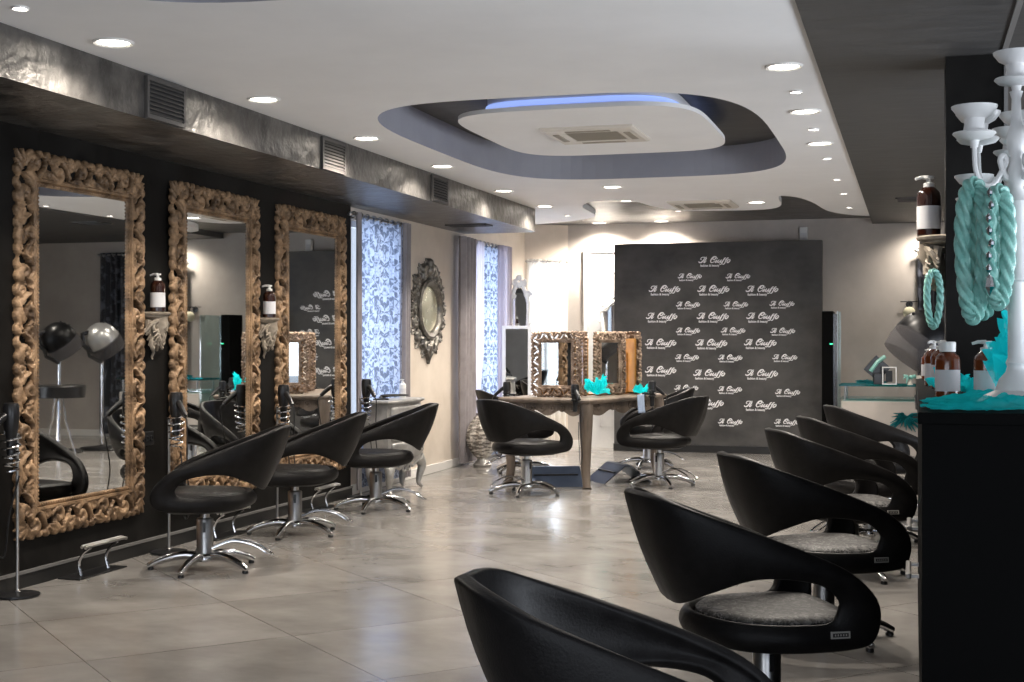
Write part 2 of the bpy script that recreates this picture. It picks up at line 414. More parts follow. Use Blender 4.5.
# island panels hung in the two ceiling recesses, each with a lit cove
for i, (cy, nm) in enumerate(((9.13, 'trim_2'), (2.91, 'trim_3'))):
    mb = MB(); pl = superel(-2.09, cy, 0.81, 1.04, 4.6); nk = superel(-2.09, cy, 0.64, 0.86, 4.6)
    mb.prism(pl, 2.735, 2.762); mb.prism(nk, 2.762, 2.90)
    o = mb.build(nm, M_ceil, smooth=True); struct(o)
    st = MB(); a = superel(-2.09, cy, 0.645, 0.865, 4.6); b = superel(-2.09, cy, 0.652, 0.872, 4.6)
    st.grid([[(x, y, 2.80) for x, y in a], [(x, y, 2.80) for x, y in b], [(x, y, 2.835) for x, y in b], [(x, y, 2.835) for x, y in a]], 0, close_u=True)
    s_ = st.build('light_strip', M_led, o)

# left wall: dark stucco with the mirrors, then warm plaster with two window openings
mb = MB()
mb.box(-4.7, XL, -1.4, 10.42, 0, 2.75)
struct(mb.build('wall_left', M_dark, smooth=False))
XP = -4.55
mb = MB()
for y0, y1 in ((10.42, 10.55), (11.55, 13.36), (14.76, 15.86)): mb.box(-4.7, XP, y0, y1, 0, 2.75)
for y0, y1, zb, zt in ((10.55, 11.55, 0.45, 2.33), (13.36, 14.76, 0.25, 2.32)):
    mb.box(-4.7, XP, y0, y1, 0, zb); mb.box(-4.7, XP, y0, y1, zt, 2.75)
struct(mb.build('wall_left.001', M_plaster, smooth=False))
# slanted corner with the third window
mb = MB()
c0, c1 = Vector((XP, 15.86, 0)), Vector((-4.07, YB, 0)); dv = (c1 - c0); L = dv.length; dv.normalize(); nv = Vector((-dv.y, dv.x, 0))
Md = Matrix(((dv.x, nv.x, 0, c0.x), (dv.y, nv.y, 0, c0.y), (0, 0, 1, 0), (0, 0, 0, 1)))
for a, b, z0, z1 in ((0, 0.05, 0, 2.75), (L - 0.06, L, 0, 2.75), (0.05, L - 0.06, 0, 0.5), (0.05, L - 0.06, 2.22, 2.75)): mb.box(a, b, 0, 0.15, z0, z1, M=Md)
struct(mb.build('wall_corner', M_plaster, smooth=False))
mb = MB().box(-4.07, 4.2, YB, YB + 0.15, 0, 2.75); struct(mb.build('wall_back', M_plaster2, smooth=False))
mb = MB().box(3.4, 3.55, 9.3, YB, 0, 2.75)
mb.box(3.4, 3.55, -1.4, 9.3, 2.35, 2.75); mb.box(3.4, 3.55, -1.4, 9.3, 0, 0.08)
for y in (-1.4, 2.0, 5.6, 9.1): mb.box(3.4, 3.55, y, y + 0.2, 0.08, 2.35)
struct(mb.build('wall_right', M_plaster2, smooth=False))
mb = MB().box(-4.7, 3.55, -1.5, -1.4, 2.40, 2.75)
for x0, x1 in ((-4.7, -3.0), (3.0, 3.55), (-0.6, -0.4)): mb.box(x0, x1, -1.5, -1.4, 0, 2.40)
struct(mb.build('wall_front', M_plaster2, smooth=False))

def window(n, M, w, z0, z1):
    fr = MB(); t = 0.05
    for a in ((0, t, z0, z1), (w - t, w, z0, z1), (t, w - t, z0, z0 + t), (t, w - t, z1 - t, z1), (w / 2 - 0.02, w / 2 + 0.02, z0 + t, z1 - t)):
        fr.box(a[0], a[1], 0.06, 0.11, a[2], a[3], M=M)
    o = fr.build('window_%d' % n, M_whitelac, smooth=False); struct(o)
    g = MB().box(t, w - t, 0.08, 0.086, z0 + t, z1 - t, M=M); g.build('pane', M_pane, o, smooth=False)
def wallM(x, y): return Matrix(((0, -1, 0, x), (1, 0, 0, y), (0, 0, 1, 0), (0, 0, 0, 1)))      # local x runs along +Y, local y goes out through the left wall
window(1, wallM(XP, 10.55), 1.0, 0.45, 2.33)
window(2, wallM(XP, 13.36), 1.4, 0.25, 2.32)
window(3, Md @ Matrix.Translation((0.05, 0, 0)), L - 0.11, 0.5, 2.22)

def wallR(x, y): return Matrix(((0, 1, 0, x), (1, 0, 0, y), (0, 0, 1, 0), (0, 0, 0, 1)))
for i, (y0, y1) in enumerate(((-1.2, 2.0), (2.2, 5.6), (5.8, 9.1))): window(4 + i, wallR(3.4, y0), y1 - y0, 0.08, 2.35)  # unseen right-wall windows, invented to let fill light reach the ceiling
for i, (x0, x1) in enumerate(((-3.0, -0.6), (-0.4, 3.0))): window(7 + i, Matrix(((1, 0, 0, x0), (0, -1, 0, -1.4), (0, 0, 1, 0), (0, 0, 0, 1))), x1 - x0, 0.0, 2.40)  # unseen front glazing, added to let fill in behind the camera
# beam with rounded far end
mb = MB(); xb = -3.744; r = 0.12
poly = [(XL, -1.4), (xb, -1.4)] + [(xb - r + r * math.cos(a), 13.55 - r + r * math.sin(a)) for a in [PI / 2 * k / 8 for k in range(9)]] + [(XP, 13.55), (XP, 10.43), (XL, 10.41)]
mb.prism(poly, 2.432, ZC - 0.001); struct(mb.build('trim_4', M_beam, smooth=True))
# skirting
mb = MB(); mb.box(XL, XL + 0.014, -1.4, 10.42, 0, 0.075, 0); mb.box(XL, XL + 0.02, -1.4, 10.42, 0.075, 0.09, 1)
struct(mb.build('baseboard_left', [M_skirt, M_skirttrim], smooth=False))
mb = MB()
for y0, y1 in ((10.42, 15.86),): mb.box(XP, XP + 0.018, y0, y1, 0, 0.085)
struct(mb.build('baseboard_left.001', M_white, smooth=False, bevel=0.004))
mb = MB(); mb.box(-4.05, 3.4, YB - 0.016, YB, 0, 0.085); struct(mb.build('baseboard_back', M_white, smooth=False))

# pillar beside the counter with the dark wall above
mb = MB().box(0.15, 0.41, 6.74, 7.06, 0, 2.652); struct(mb.build('wall_middle', M_dark, smooth=False))
mb = MB().box(0.41, 0.428, 6.73, 6.75, 1.12, 2.652).box(0.395, 0.42, 4.0, 6.74, 2.644, 2.652); struct(mb.build('trim_5', M_skirttrim, smooth=False))
# white door behind the backdrop
mb = MB(); mb.box(-3.80, -2.85, YB - 0.03, YB - 0.001, 0.0, 2.38, 0)
for a in ((-3.86, -3.80), (-2.85, -2.79)): mb.box(*a, YB - 0.05, YB - 0.001, 0, 2.44)
mb.box(-3.80, -2.85, YB - 0.05, YB - 0.001, 2.38, 2.44)
for z0, z1 in ((0.25, 1.05), (1.25, 2.15)):
    for a in ((-3.66, -3.64, z0, z1), (-3.01, -2.99, z0, z1), (-3.66, -2.99, z0, z0 + 0.02), (-3.66, -2.99, z1 - 0.02, z1)): mb.box(a[0], a[1], YB - 0.036, YB - 0.03, a[2], a[3])
o = mb.build('door_1', M_whitelac, smooth=False); struct(o)
hb = MB().sweep([(-3.74, YB - 0.03, 1.05), (-3.74, YB - 0.08, 1.05), (-3.62, YB - 0.08, 1.05)], 0.009); hb.build('door_handle', M_steel, o)

# ------------------------------------------------------------------ ceiling lamps
def spot(parent, loc, power, size=150, blend=0.9, rad=0.06, col=(1.0, 0.91, 0.80)):
    l = bpy.data.lights.new('lamp_light', 'SPOT'); l.energy = power; l.spot_size = math.radians(size); l.spot_blend = blend
    l.shadow_soft_size = rad; l.color = col
    o = bpy.data.objects.new('lamp_light', l); COL.objects.link(o); o.location = loc; o.parent = parent
def make_downlight(R, lampmat, power, label, group, loc):
    t = thing('ceiling_downlight', label, 'ceiling light', loc, 0, group)
    mb = MB().lathe([(R * 0.80, 0.0), (R * 0.86, -0.006), (R, -0.010), (R * 1.06, -0.004), (R * 1.07, 0.0)], n=28); mb.build('trim_ring', M_white, t)
    mb = MB().lathe([(0.0001, -0.003), (R * 0.5, -0.0035), (R * 0.80, -0.002), (R * 0.80, 0.0)], n=28); mb.build('diffuser', lampmat, t)
    spot(t, (0, 0, -0.03), power, rad=R * 0.6)
    return t
ordn = ['nearest', 'second nearest', 'third', 'fourth', 'fifth', 'farthest']
gL = 'round downlights along the left beam'
PL_, PS_ = 42.0, 12.0
first = None
for i, (x, y) in enumerate([(-3.50, 5.39), (-3.51, 6.90), (-3.52, 8.42), (-3.52, 9.94), (-3.56, 11.72), (-3.57, 13.18)]):
    lab = 'large round lit downlight in the white ceiling beside the silver beam, %s of six' % ordn[i]
    if first is None: first = make_downlight(0.088, M_lamp, PL_, lab, gL, (x, y, ZC)); big0 = first
    else: again(big0, (x, y, ZC), 0, lab, gL)
for i, (x, y) in enumerate([(-0.614, 6.81), (-0.614, 8.18), (-0.615, 9.53)]):
    again(big0, (x, y, ZC), 0, 'large round lit downlight by the dark ceiling edge, %s of three' % ['nearest', 'middle', 'farthest'][i], 'large downlights by the dark ceiling edge')
again(big0, (-2.55, 11.69, ZC), 0, 'large round lit downlight alone just beyond the ceiling recess')
again(big0, (-2.76, 13.45, 2.725), 0, 'large round lit downlight left of the rear air conditioner')
again(big0, (-1.47, 13.39, ZC), 0, 'large round lit downlight right of the rear air conditioner')
gB = 'downlights washing the back wall'
big1 = make_downlight(0.085, M_lamp, 85, 'round lit downlight washing the back wall above the white door', gB, (-3.62, 15.86, 2.725))
again(big1, (-2.86, 15.86, 2.725), 0, 'round lit downlight washing the back wall above the backdrop', gB)
b3 = make_downlight(0.085, M_lamp, 22, 'round lit downlight washing the back wall at right behind the bracket bottle', gB, (0.12, 15.85, 2.652))
gS = 'small halogen spots by the dark ceiling edge'
sm0 = None
for i, (x, y) in enumerate([(-0.612, 7.51), (-0.612, 8.87), (-0.615, 10.32), (-0.614, 11.68), (-0.614, 12.81), (-0.62, 14.16)]):
    lab = 'small halogen spot in the white ceiling by the dark edge, %s of six' % ordn[i]
    if sm0 is None: sm0 = make_downlight(0.032, M_lampc, PS_, lab, gS, (x, y, ZC))
    else: again(sm0, (x, y, ZC), 0, lab, gS)
for i, (x, y) in enumerate([(0.95, 13.1), (1.9, 11.4)]):
    again(big0, (x, y, 2.652), 0, 'large round added downlight in the dark ceiling behind the pillar, %s one' % ('farther' if i == 0 else 'nearer'), 'added downlights behind the pillar')  # added to brighten the back right, where a mirror shows one lamp
again(sm0, (-3.50, 4.72, ZC), 0, 'small halogen spot in the near left corner of the white ceiling')
again(sm0, (-3.59, 14.2, ZC), 0, 'small halogen spot beyond the rounded end of the beam')
again(sm0, (-2.46, 14.65, 2.725), 0, 'small halogen spot between rear air conditioner and backdrop')

# ------------------------------------------------------------------ vents and cassettes
def make_vent(label, loc, w=0.38, h=0.215):
    t = thing('air_vent', label, 'vent', loc, 0, 'louvred vents on the beam')
    b = MB().box(0.0, 0.004, -w / 2, w / 2, 0, h); b.build('backing', M_void, t, smooth=False)
    f = MB(); e = 0.022
    for y0, y1, z0, z1 in ((-w / 2, -w / 2 + e, 0, h), (w / 2 - e, w / 2, 0, h), (-w / 2 + e, w / 2 - e, 0, e), (-w / 2 + e, w / 2 - e, h - e, h)): f.box(0, 0.018, y0, y1, z0, z1)
    f.build('frame', M_vent, t, smooth=False)
    n = 8
    for k in range(n):
        z = e + (h - 2 * e) * (k + 0.5) / n
        s_ = MB().add([(0.004, y, z + 0.010) for y in (-w / 2 + e, w / 2 - e)] + [(0.017, y, z - 0.006) for y in (-w / 2 + e, w / 2 - e)] + [(0.017, y, z - 0.0035) for y in (-w / 2 + e, w / 2 - e)] + [(0.004, y, z + 0.0125) for y in (-w / 2 + e, w / 2 - e)],
                      [(0, 1, 3, 2), (2, 3, 5, 4), (4, 5, 7, 6), (6, 7, 1, 0)])
        s_.build('louvre', M_vent, t, smooth=False)
    return t
v0 = make_vent('louvred grey vent on the silver beam, nearest, above the first two mirrors', (xb, 6.235, 2.437))
again(v0, (xb, 8.365, 2.437), 0, 'louvred grey vent on the silver beam, middle, above the third mirror')
again(v0, (xb, 10.485, 2.437), 0, 'louvred grey vent on the silver beam, farthest, above the first window')
def slot(label, loc, lx, ly):
    t = thing('slot_diffuser', label, 'vent', loc)
    f = MB(); e = 0.018
    f.box(-lx / 2, lx / 2, -ly / 2, -ly / 2 + e, -0.012, 0); f.box(-lx / 2, lx / 2, ly / 2 - e, ly / 2, -0.012, 0)
    f.box(-lx / 2, -lx / 2 + e, -ly / 2, ly / 2, -0.012, 0); f.box(lx / 2 - e, lx / 2, -ly / 2, ly / 2, -0.012, 0)
    f.box(-lx / 2, lx / 2, -0.008, 0.008, -0.012, 0)
    f.build('frame', M_vent, t, smooth=False)
    MB().box(-lx / 2 + e, lx / 2 - e, -ly / 2 + e, ly / 2 - e, -0.004, -0.001).build('slot_shade', M_void, t, smooth=False)  # dark sheet drawn for the shade in the slot
slot('dark slot diffuser under the far end of the beam', (-4.15, 12.5, 2.432), 0.42, 0.22)
slot('black slot diffuser in the dark ceiling above the bracket bottle', (0.02, 13.4, 2.652), 0.36, 0.30)
def cassette(label, loc, lx, ly, rz):
    t = thing('air_conditioner_cassette', label, 'air conditioner', loc, rz, 'ceiling air conditioners')
    p = MB(); ix, iy = lx * 0.27, ly * 0.27
    prof = [(0.5, 0.0), (0.5, -0.012), (0.47, -0.024), (0.30, -0.024), (0.285, -0.015)]
    rows = []
    for q, z in prof: rows.append([(q * lx * sx, q * ly * sy, z) for sx, sy in ((-1, -1), (1, -1), (1, 1), (-1, 1))])
    p.grid(rows, close_u=True); p.build('panel', M_acwhite, t, smooth=False)
    g = MB().box(-lx * 0.285, lx * 0.285, -ly * 0.285, ly * 0.285, -0.017, -0.013)
    for k in range(9):
        y = -ly * 0.25 + ly * 0.5 * k / 8; g.box(-lx * 0.27, lx * 0.27, y - 0.006, y + 0.006, -0.023, -0.015)
    g.build('intake_grille', M_acgrey, t, smooth=False)
    for sx, sy in ((0, -1), (0, 1), (-1, 0), (1, 0)):
        w_, d_ = (lx * 0.24, 0.022) if sx == 0 else (0.022, ly * 0.24)
        c = (sx * lx * 0.385, sy * ly * 0.385)
        MB().box(c[0] - w_, c[0] + w_, c[1] - d_, c[1] + d_, -0.028, -0.02).build('air_flap', M_acgrey, t, smooth=False)
    return t
cassette('square cream air conditioner cassette in the floating panel of the ceiling recess', (-2.10, 9.11, 2.735), 0.64, 0.66, 0)
cassette('square cream air conditioner cassette at the rear near the backdrop', (-2.00, 13.42, ZC), 0.62, 0.68, 0)

# ------------------------------------------------------------------ carved ornament: strokes stamped into a relief
def spiral(cx, cy, r0, r1, a0, turns, n=34):
    return [(cx + (r0 + (r1 - r0) * k / n) * math.cos(a0 + turns * 2 * PI * k / n), cy + (r0 + (r1 - r0) * k / n) * math.sin(a0 + turns * 2 * PI * k / n)) for k in range(n + 1)]
def stroke(pts, r0, r1, z=0.0, mid=None, n=30):
    p = spline(pts, n) if len(pts) < 20 else pts
    k = len(p) - 1
    def rr(t):
        if mid is None: return r0 + (r1 - r0) * t
        return r0 + (mid - r0) * 2 * t if t < 0.5 else mid + (r1 - mid) * (2 * t - 1)
    return [(q[0], q[1], rr(i / k), z) for i, q in enumerate(p)]
def carve(strokes, holes, base, res, name, mats, hmin=0.004, clip=None):
    """relief mesh in the (x, y) plane rising along +z; base = strokes of a thin flat ground, holes = discs cut right through"""
    allp = [q for s_ in strokes + base for q in s_]
    x0 = min(q[0] - q[2] for q in allp) - res; x1 = max(q[0] + q[2] for q in allp) + res
    y0 = min(q[1] - q[2] for q in allp) - res; y1 = max(q[1] + q[2] for q in allp) + res
    nx, ny = int((x1 - x0) / res) + 2, int((y1 - y0) / res) + 2
    H = np.zeros((ny, nx))
    def stamp(q, mode):
        x, y, r, z = q
        i0, i1 = max(int((x - r - x0) / res), 0), min(int((x + r - x0) / res) + 2, nx)
        j0, j1 = max(int((y - r - y0) / res), 0), min(int((y + r - y0) / res) + 2, ny)
        if i1 <= i0 or j1 <= j0: return
        X = x0 + res * np.arange(i0, i1)[None, :] - x; Y = y0 + res * np.arange(j0, j1)[:, None] - y
        d2 = X * X + Y * Y; W = H[j0:j1, i0:i1]
        if mode == 'tube': np.maximum(W, np.where(d2 < r * r, z + np.sqrt(np.maximum(r * r - d2, 0)), 0), out=W)
        elif mode == 'flat': np.maximum(W, np.where(d2 < r * r, z, 0), out=W)
        else: W[(d2 < r * r) & (W < z)] = 0
    for s_ in base:
        for q in s_: stamp(q, 'flat')
    for s_ in strokes:
        for q in s_: stamp(q, 'tube')
    for q in holes: stamp(q, 'cut')
    if clip is not None:
        XX, YY = np.meshgrid(x0 + res * np.arange(nx), y0 + res * np.arange(ny)); H[clip(XX, YY)] = 0
    on = H > hmin
    quad = on[:-1, :-1] & on[1:, :-1] & on[:-1, 1:] & on[1:, 1:]
    used = np.zeros_like(on); 
    for dj in (0, 1):
        for di in (0, 1): used[dj:ny - 1 + dj, di:nx - 1 + di] |= quad
    idx = -np.ones((ny, nx), int); jj, ii = np.nonzero(used); idx[jj, ii] = np.arange(len(jj))
    V = np.stack([x0 + res * ii, y0 + res * jj, H[jj, ii]], 1)
    qj, qi = np.nonzero(quad)
    F = np.stack([idx[qj, qi], idx[qj, qi + 1], idx[qj + 1, qi + 1], idx[qj + 1, qi]], 1)
    # skirts down to the wall along every open edge
    E = np.concatenate([F[:, [0, 1]], F[:, [1, 2]], F[:, [2, 3]], F[:, [3, 0]]])
    key = {}
    for a, b in E.tolist(): key[(a, b)] = 1
    op = [(a, b) for a, b in key if (b, a) not in key]
    bv = {}; nV = len(V); low = []
    for a, b in op:
        for q in (a, b):
            if q not in bv: bv[q] = nV + len(low); low.append((V[q][0], V[q][1], 0.0))
    faces = F.tolist() + [(b, a, bv[a], bv[b]) for a, b in op]
    verts = V.tolist() + low
    me = bpy.data.meshes.new(name); me.from_pydata(verts, [], faces)
    for mm in mats: me.materials.append(mm)
    me.polygons.foreach_set('use_smooth', [True] * len(faces))
    me.update()
    return me

def side_ornament(T, length, w, units, seed, hole=1.0):
    """scrolling acanthus along a frame side: u runs along it, v from -w/2 (glass) to +w/2 (outside); T maps (u, v) to the frame plane"""
    R = random.Random(seed); st = []; ho = []; ba = []; cut = []
    U = length / units
    for k in range(units):
        o = k * U; sg = 1 if k % 2 == 0 else -1
        def P(u, v): return T(o + u * U, v * w)
        # big C-scroll with a fleshy double rim
        sp = [P(0.30 + q[0] / U, 0.07 * sg + q[1] / w * sg) for q in spiral(0, 0, 0.34 * w, 0.07 * w, -PI * 0.2, -1.35)]
        st.append(stroke(sp, 0.085 * w, 0.085 * w, 0.020, mid=0.125 * w))
        sp = [P(0.30 + q[0] / U, 0.07 * sg + q[1] / w * sg) for q in spiral(0, 0, 0.40 * w, 0.30 * w, -PI * 0.15, -0.62)]
        st.append(stroke(sp, 0.040 * w, 0.030 * w, 0.030, mid=0.055 * w))
        # stem sweeping on to the next scroll, with a ridge on it
        stem = [P(0.05, -0.34 * sg), P(0.33, -0.36 * sg), P(0.60, -0.20 * sg), P(0.78, 0.14 * sg), P(1.02, 0.34 * sg)]
        st.append(stroke(stem, 0.09 * w, 0.08 * w, 0.012, mid=0.12 * w)); st.append(stroke(stem, 0.03 * w, 0.03 * w, 0.030, mid=0.04 * w))
        # broad leaf lobes folding over the outer edge
        for j in range(3):
            u = 0.10 + 0.33 * j + R.uniform(-0.03, 0.03); vo = 0.40 + R.uniform(-0.02, 0.04)
            st.append(stroke([P(u - 0.10, 0.12), P(u, 0.30), P(u + 0.13, vo), P(u + 0.25, 0.33)], 0.07 * w, 0.055 * w, 0.010, mid=0.125 * w))
            st.append(stroke([P(u - 0.06, 0.18), P(u + 0.03, 0.33), P(u + 0.15, vo + 0.02)], 0.03 * w, 0.02 * w, 0.026, mid=0.040 * w))
        for j in range(3):
            u = 0.12 + 0.33 * j
            st.append(stroke([P(u, -0.06), P(u + 0.07, -0.24), P(u + 0.17, -0.38)], 0.055 * w, 0.035 * w, 0.010, mid=0.075 * w))
        # small curl between the scrolls
        sp = [P(0.84 + q[0] / U, -0.17 * sg + q[1] / w * sg) for q in spiral(0, 0, 0.20 * w, 0.05 * w, PI * 0.6, 1.2)]
        st.append(stroke(sp, 0.060 * w, 0.06 * w, 0.016, mid=0.085 * w))
        ba.append([(*P(0.1 * q, -0.02), 0.40 * w, 0.008) for q in range(11)])
        for (u, v, du, dv_, r_) in ((0.64, 0.14 * sg, 0.07, 0.12, 0.085), (0.52, -0.02 * sg, 0.05, 0.10, 0.060), (0.08, 0.04 * sg, 0.05, 0.12, 0.075), (0.90, 0.10 * sg, 0.05, -0.08, 0.060), (0.40, -0.20 * sg, 0.06, -0.03, 0.050)):
            for q in range(5): cut.append((*P(u + du * (q - 2) / 2, v + dv_ * sg * (q - 2) / 2), r_ * w * hole * (1.0, 1.15, 1.2, 1.0, 0.7)[q], 9.0))
    return st, cut, ba
def frame_mesh(w, h, fw, units_w, units_h, res, name, mat_, seed=1, hole=1.0):
    """carved rectangular frame centred on x, standing on y = 0"""
    st, ho, ba = [], [], []
    d = fw / 2
    for T, Ln, un in ((lambda u, v: (-w / 2 + d - v, d + u), h - fw, units_h), (lambda u, v: (w / 2 - d + v, d + u), h - fw, units_h),
                      (lambda u, v: (-w / 2 + d + u, h - d + v), w - fw, units_w), (lambda u, v: (-w / 2 + d + u, d - v), w - fw, units_w)):
        a, b, c = side_ornament(T, Ln, fw, un, seed, hole); st += a; ho += b; ba += c; seed += 1
    for sx in (-1, 1):                                     # leafy corners
        for sy in (-1, 1):
            cx, cy = sx * (w / 2 - d * 1.15), (h / 2 + sy * (h / 2 - d * 1.15))
            for k in range(7):
                a = math.atan2(sy, sx) + math.radians(-66 + 22 * k); ln = fw * (0.70 if k == 3 else 0.58 if k in (2, 4) else 0.46)
                st.append(stroke([(cx, cy), (cx + ln * 0.6 * math.cos(a + 0.12), cy + ln * 0.6 * math.sin(a + 0.12)), (cx + ln * math.cos(a), cy + ln * math.sin(a))], 0.06 * fw, 0.045 * fw, 0.014, mid=0.095 * fw))
            st.append(stroke(spiral(cx, cy, 0.16 * fw, 0.03 * fw, 0, 1.2), 0.06 * fw, 0.05 * fw, 0.026))
    gw, gh = w / 2 - fw * 0.93, h / 2 - fw * 0.93
    return carve(st, ho, ba, res, name, [mat_], clip=lambda X, Y: (np.abs(X) < gw) & (np.abs(Y - h / 2) < gh))
def moulding(w, h, wi, hi, z, mat_, name, parent, cy):
    """mitred inner moulding between the outer size (w, h) and the glass size (wi, hi)"""
    mb = MB(); prof = [(0.0, 0.0), (0.0, z * 0.75), (0.18, z), (0.42, z * 0.92), (0.5, z * 0.62), (0.62, z * 0.78), (0.85, z * 0.70), (1.0, z * 0.25), (1.0, 0.0)]
    rows = []
    for t, zz in prof:
        a, b = (w + (wi - w) * t) / 2, (h + (hi - h) * t) / 2
        rows.append([(sx * a, cy + sy * b, zz) for sx, sy in ((-1, -1), (1, -1), (1, 1), (-1, 1))])
    mb.grid(rows, close_u=True)
    n = int((wi + hi) * 2 / (0.05 * 0.55 * max(w, 0.5) ** 0.5)); per = 2 * (wi + hi) + 4 * 0.01
    a, b = wi / 2 + 0.012, hi / 2 + 0.012
    for sx, sy, ln, hor in ((0, -1, a, 1), (0, 1, a, 1), (-1, 0, b, 0), (1, 0, b, 0)):
        cnt = max(int(2 * ln / 0.021), 4)
        for k in range(cnt):
            t = -ln + 2 * ln * (k + 0.5) / cnt
            p = (t, cy + sy * b, z * 0.72) if hor else (sx * a, cy + t, z * 0.72)
            mb.blob(p, 0.008, n=6)
    return mb.build(name, mat_, parent)

def upright(o, loc, rot):                                  # stand an (x, y)-plane relief upright: its z faces direction rot about Z from -Y
    o.rotation_euler = (PI / 2, 0, rot); o.location = loc

# ---- three tall carved mirrors on the dark wall
FW, FH, FR = 1.235, 2.07, 0.180
big_frame = frame_mesh(FW, FH, FR, 5, 9, 0.0056, 'carved_frame', M_gold, 3)
gM = 'tall carved mirrors on the dark wall'
def tall_mirror(y, label):
    t = thing('wall_mirror', label, 'mirror', (XL, y, 0.247), PI / 2, gM)       # local -y faces into the room
    o = bpy.data.objects.new('carved_frame', big_frame); COL.objects.link(o); o.parent = t; o.rotation_euler = (PI / 2, 0, 0)
    md = moulding(FW - 2 * FR + 0.075, FH - 2 * FR + 0.075, FW - 2 * FR - 0.025, FH - 2 * FR - 0.025, 0.036, M_gold, 'inner_moulding', t, FH / 2); md.rotation_euler = (PI / 2, 0, 0)
    g = MB().box(-FW / 2 + FR, FW / 2 - FR, -0.014, -0.004, FR, FH - FR); gl = g.build('mirror_glass', M_mirror, t, smooth=False)
    return t
mir = tall_mirror(6.62, 'tall carved gilt mirror on the dark wall, nearest the camera')
again(mir, (XL + 0.009, 8.13, 0.247), PI / 2 + D2R(0.8), 'tall carved gilt mirror on the dark wall, middle of the three')
again(mir, (XL + 0.009, 9.63, 0.247), PI / 2 - D2R(0.7), 'tall carved gilt mirror on the dark wall, farthest, beside the first window')

# ---- baroque bracket shelves
def make_bracket(label, loc, rz, mat_):
    t = thing('bracket_shelf', label, 'wall shelf', loc, rz)                 # wall plane at local y = 0, juts out along -y
    s_ = MB().lathe([(0.0001, 0.0), (0.118, 0.0), (0.128, -0.006), (0.124, -0.016), (0.108, -0.022), (0.112, -0.030), (0.092, -0.040), (0.0001, -0.042)], n=18, a0=PI, a1=2 * PI, sy=0.95)
    s_.add([(-0.128, 0, 0), (0.128, 0, 0), (0.10, 0, -0.042), (-0.10, 0, -0.042)], [(0, 1, 2, 3)])
    s_.build('shelf_top', mat_, t)
    b = MB()
    b.sweep([(0, -0.045, -0.04), (0, -0.06, -0.085), (0, -0.035, -0.14), (0, -0.02, -0.20), (0, -0.012, -0.235)], lambda q: 0.055 * (1 - q) ** 0.8 + 0.010, n=12)
    for sx in (-1, 1):
        sp = [(sx * (0.055 + q[0]), -0.055 - 0.02 * k / 34, -0.085 + q[1]) for k, q in enumerate(spiral(0, 0, 0.042, 0.006, PI / 2, 1.4))]
        b.sweep(sp, lambda q: 0.014 - 0.005 * q, n=7)
        b.sweep([(sx * 0.075, -0.03, -0.05), (sx * 0.085, -0.035, -0.11), (sx * 0.045, -0.035, -0.165), (sx * 0.012, -0.02, -0.21)], lambda q: 0.017 * (1 - q) + 0.005, n=7)
        for k in range(5):
            a = 0.5 + 0.38 * k
            b.sweep([(sx * 0.02, -0.07, -0.09 - 0.01 * k), (sx * (0.03 + 0.03 * math.cos(a)), -0.078, -0.10 - 0.03 * math.sin(a) - 0.012 * k), (sx * (0.03 + 0.055 * math.cos(a)), -0.062, -0.10 - 0.055 * math.sin(a) - 0.012 * k)], lambda q: 0.010 - 0.005 * q, n=6)
    for sx in (-1, 1):
        b.sweep([(sx * (0.05 + q[0]), -0.05, -0.185 + q[1]) for q in spiral(0, 0, 0.036, 0.005, -PI / 2, sx * -1.4)], lambda q: 0.013 - 0.005 * q, n=7)
        b.sweep([(0, -0.055, -0.05), (sx * 0.05, -0.075, -0.055), (sx * 0.095, -0.06, -0.075), (sx * 0.112, -0.03, -0.125)], lambda q: 0.018 - 0.007 * q, n=7)
        for k in range(4):
            b.sweep([(sx * 0.06, -0.03, -0.07 - 0.03 * k), (sx * (0.092 - 0.008 * k), -0.045, -0.085 - 0.03 * k), (sx * (0.118 - 0.016 * k), -0.03, -0.11 - 0.032 * k)], lambda q: 0.013 - 0.007 * q, n=6)
    b.sweep([(0, -0.07, -0.12), (0.02, -0.075, -0.16), (-0.015, -0.055, -0.20), (0.01, -0.035, -0.235)], lambda q: 0.022 - 0.012 * q, n=8)
    b.blob((0, -0.088, -0.085), (0.026, 0.026, 0.032)); b.blob((0, -0.108, -0.09), (0.007, 0.008, 0.009))
    for k in range(7): b.blob((0.028 * math.cos(k * 0.9), -0.085, -0.062 + 0.012 * math.sin(k * 0.9)), 0.013, n=8)
    b.sweep([(0, -0.014, -0.22), (0.012, -0.012, -0.25), (-0.004, -0.010, -0.275), (0.004, -0.01, -0.29)], lambda q: 0.012 - 0.007 * q, n=7)
    b.build('carved_corbel', mat_, t)
    return t
M_ochre = mat('aged_ivory_gilt', (0.20, 0.165, 0.125), (0.42, 0.36, 0.285), 14, 0.5, 0.6, metal=0.1)
br = make_bracket('carved bracket shelf on the dark wall between first and second tall mirrors', (XL, 7.335, 1.478), PI / 2, M_ochre)
again(br, (XL, 8.83, 1.466), PI / 2, 'carved bracket shelf on the dark wall between second and third tall mirrors')
again(br, (0.15, 6.90, 1.81), -PI / 2, 'carved bracket shelf on the dark pillar at right', None, (1.12, 1.12, 1.12))

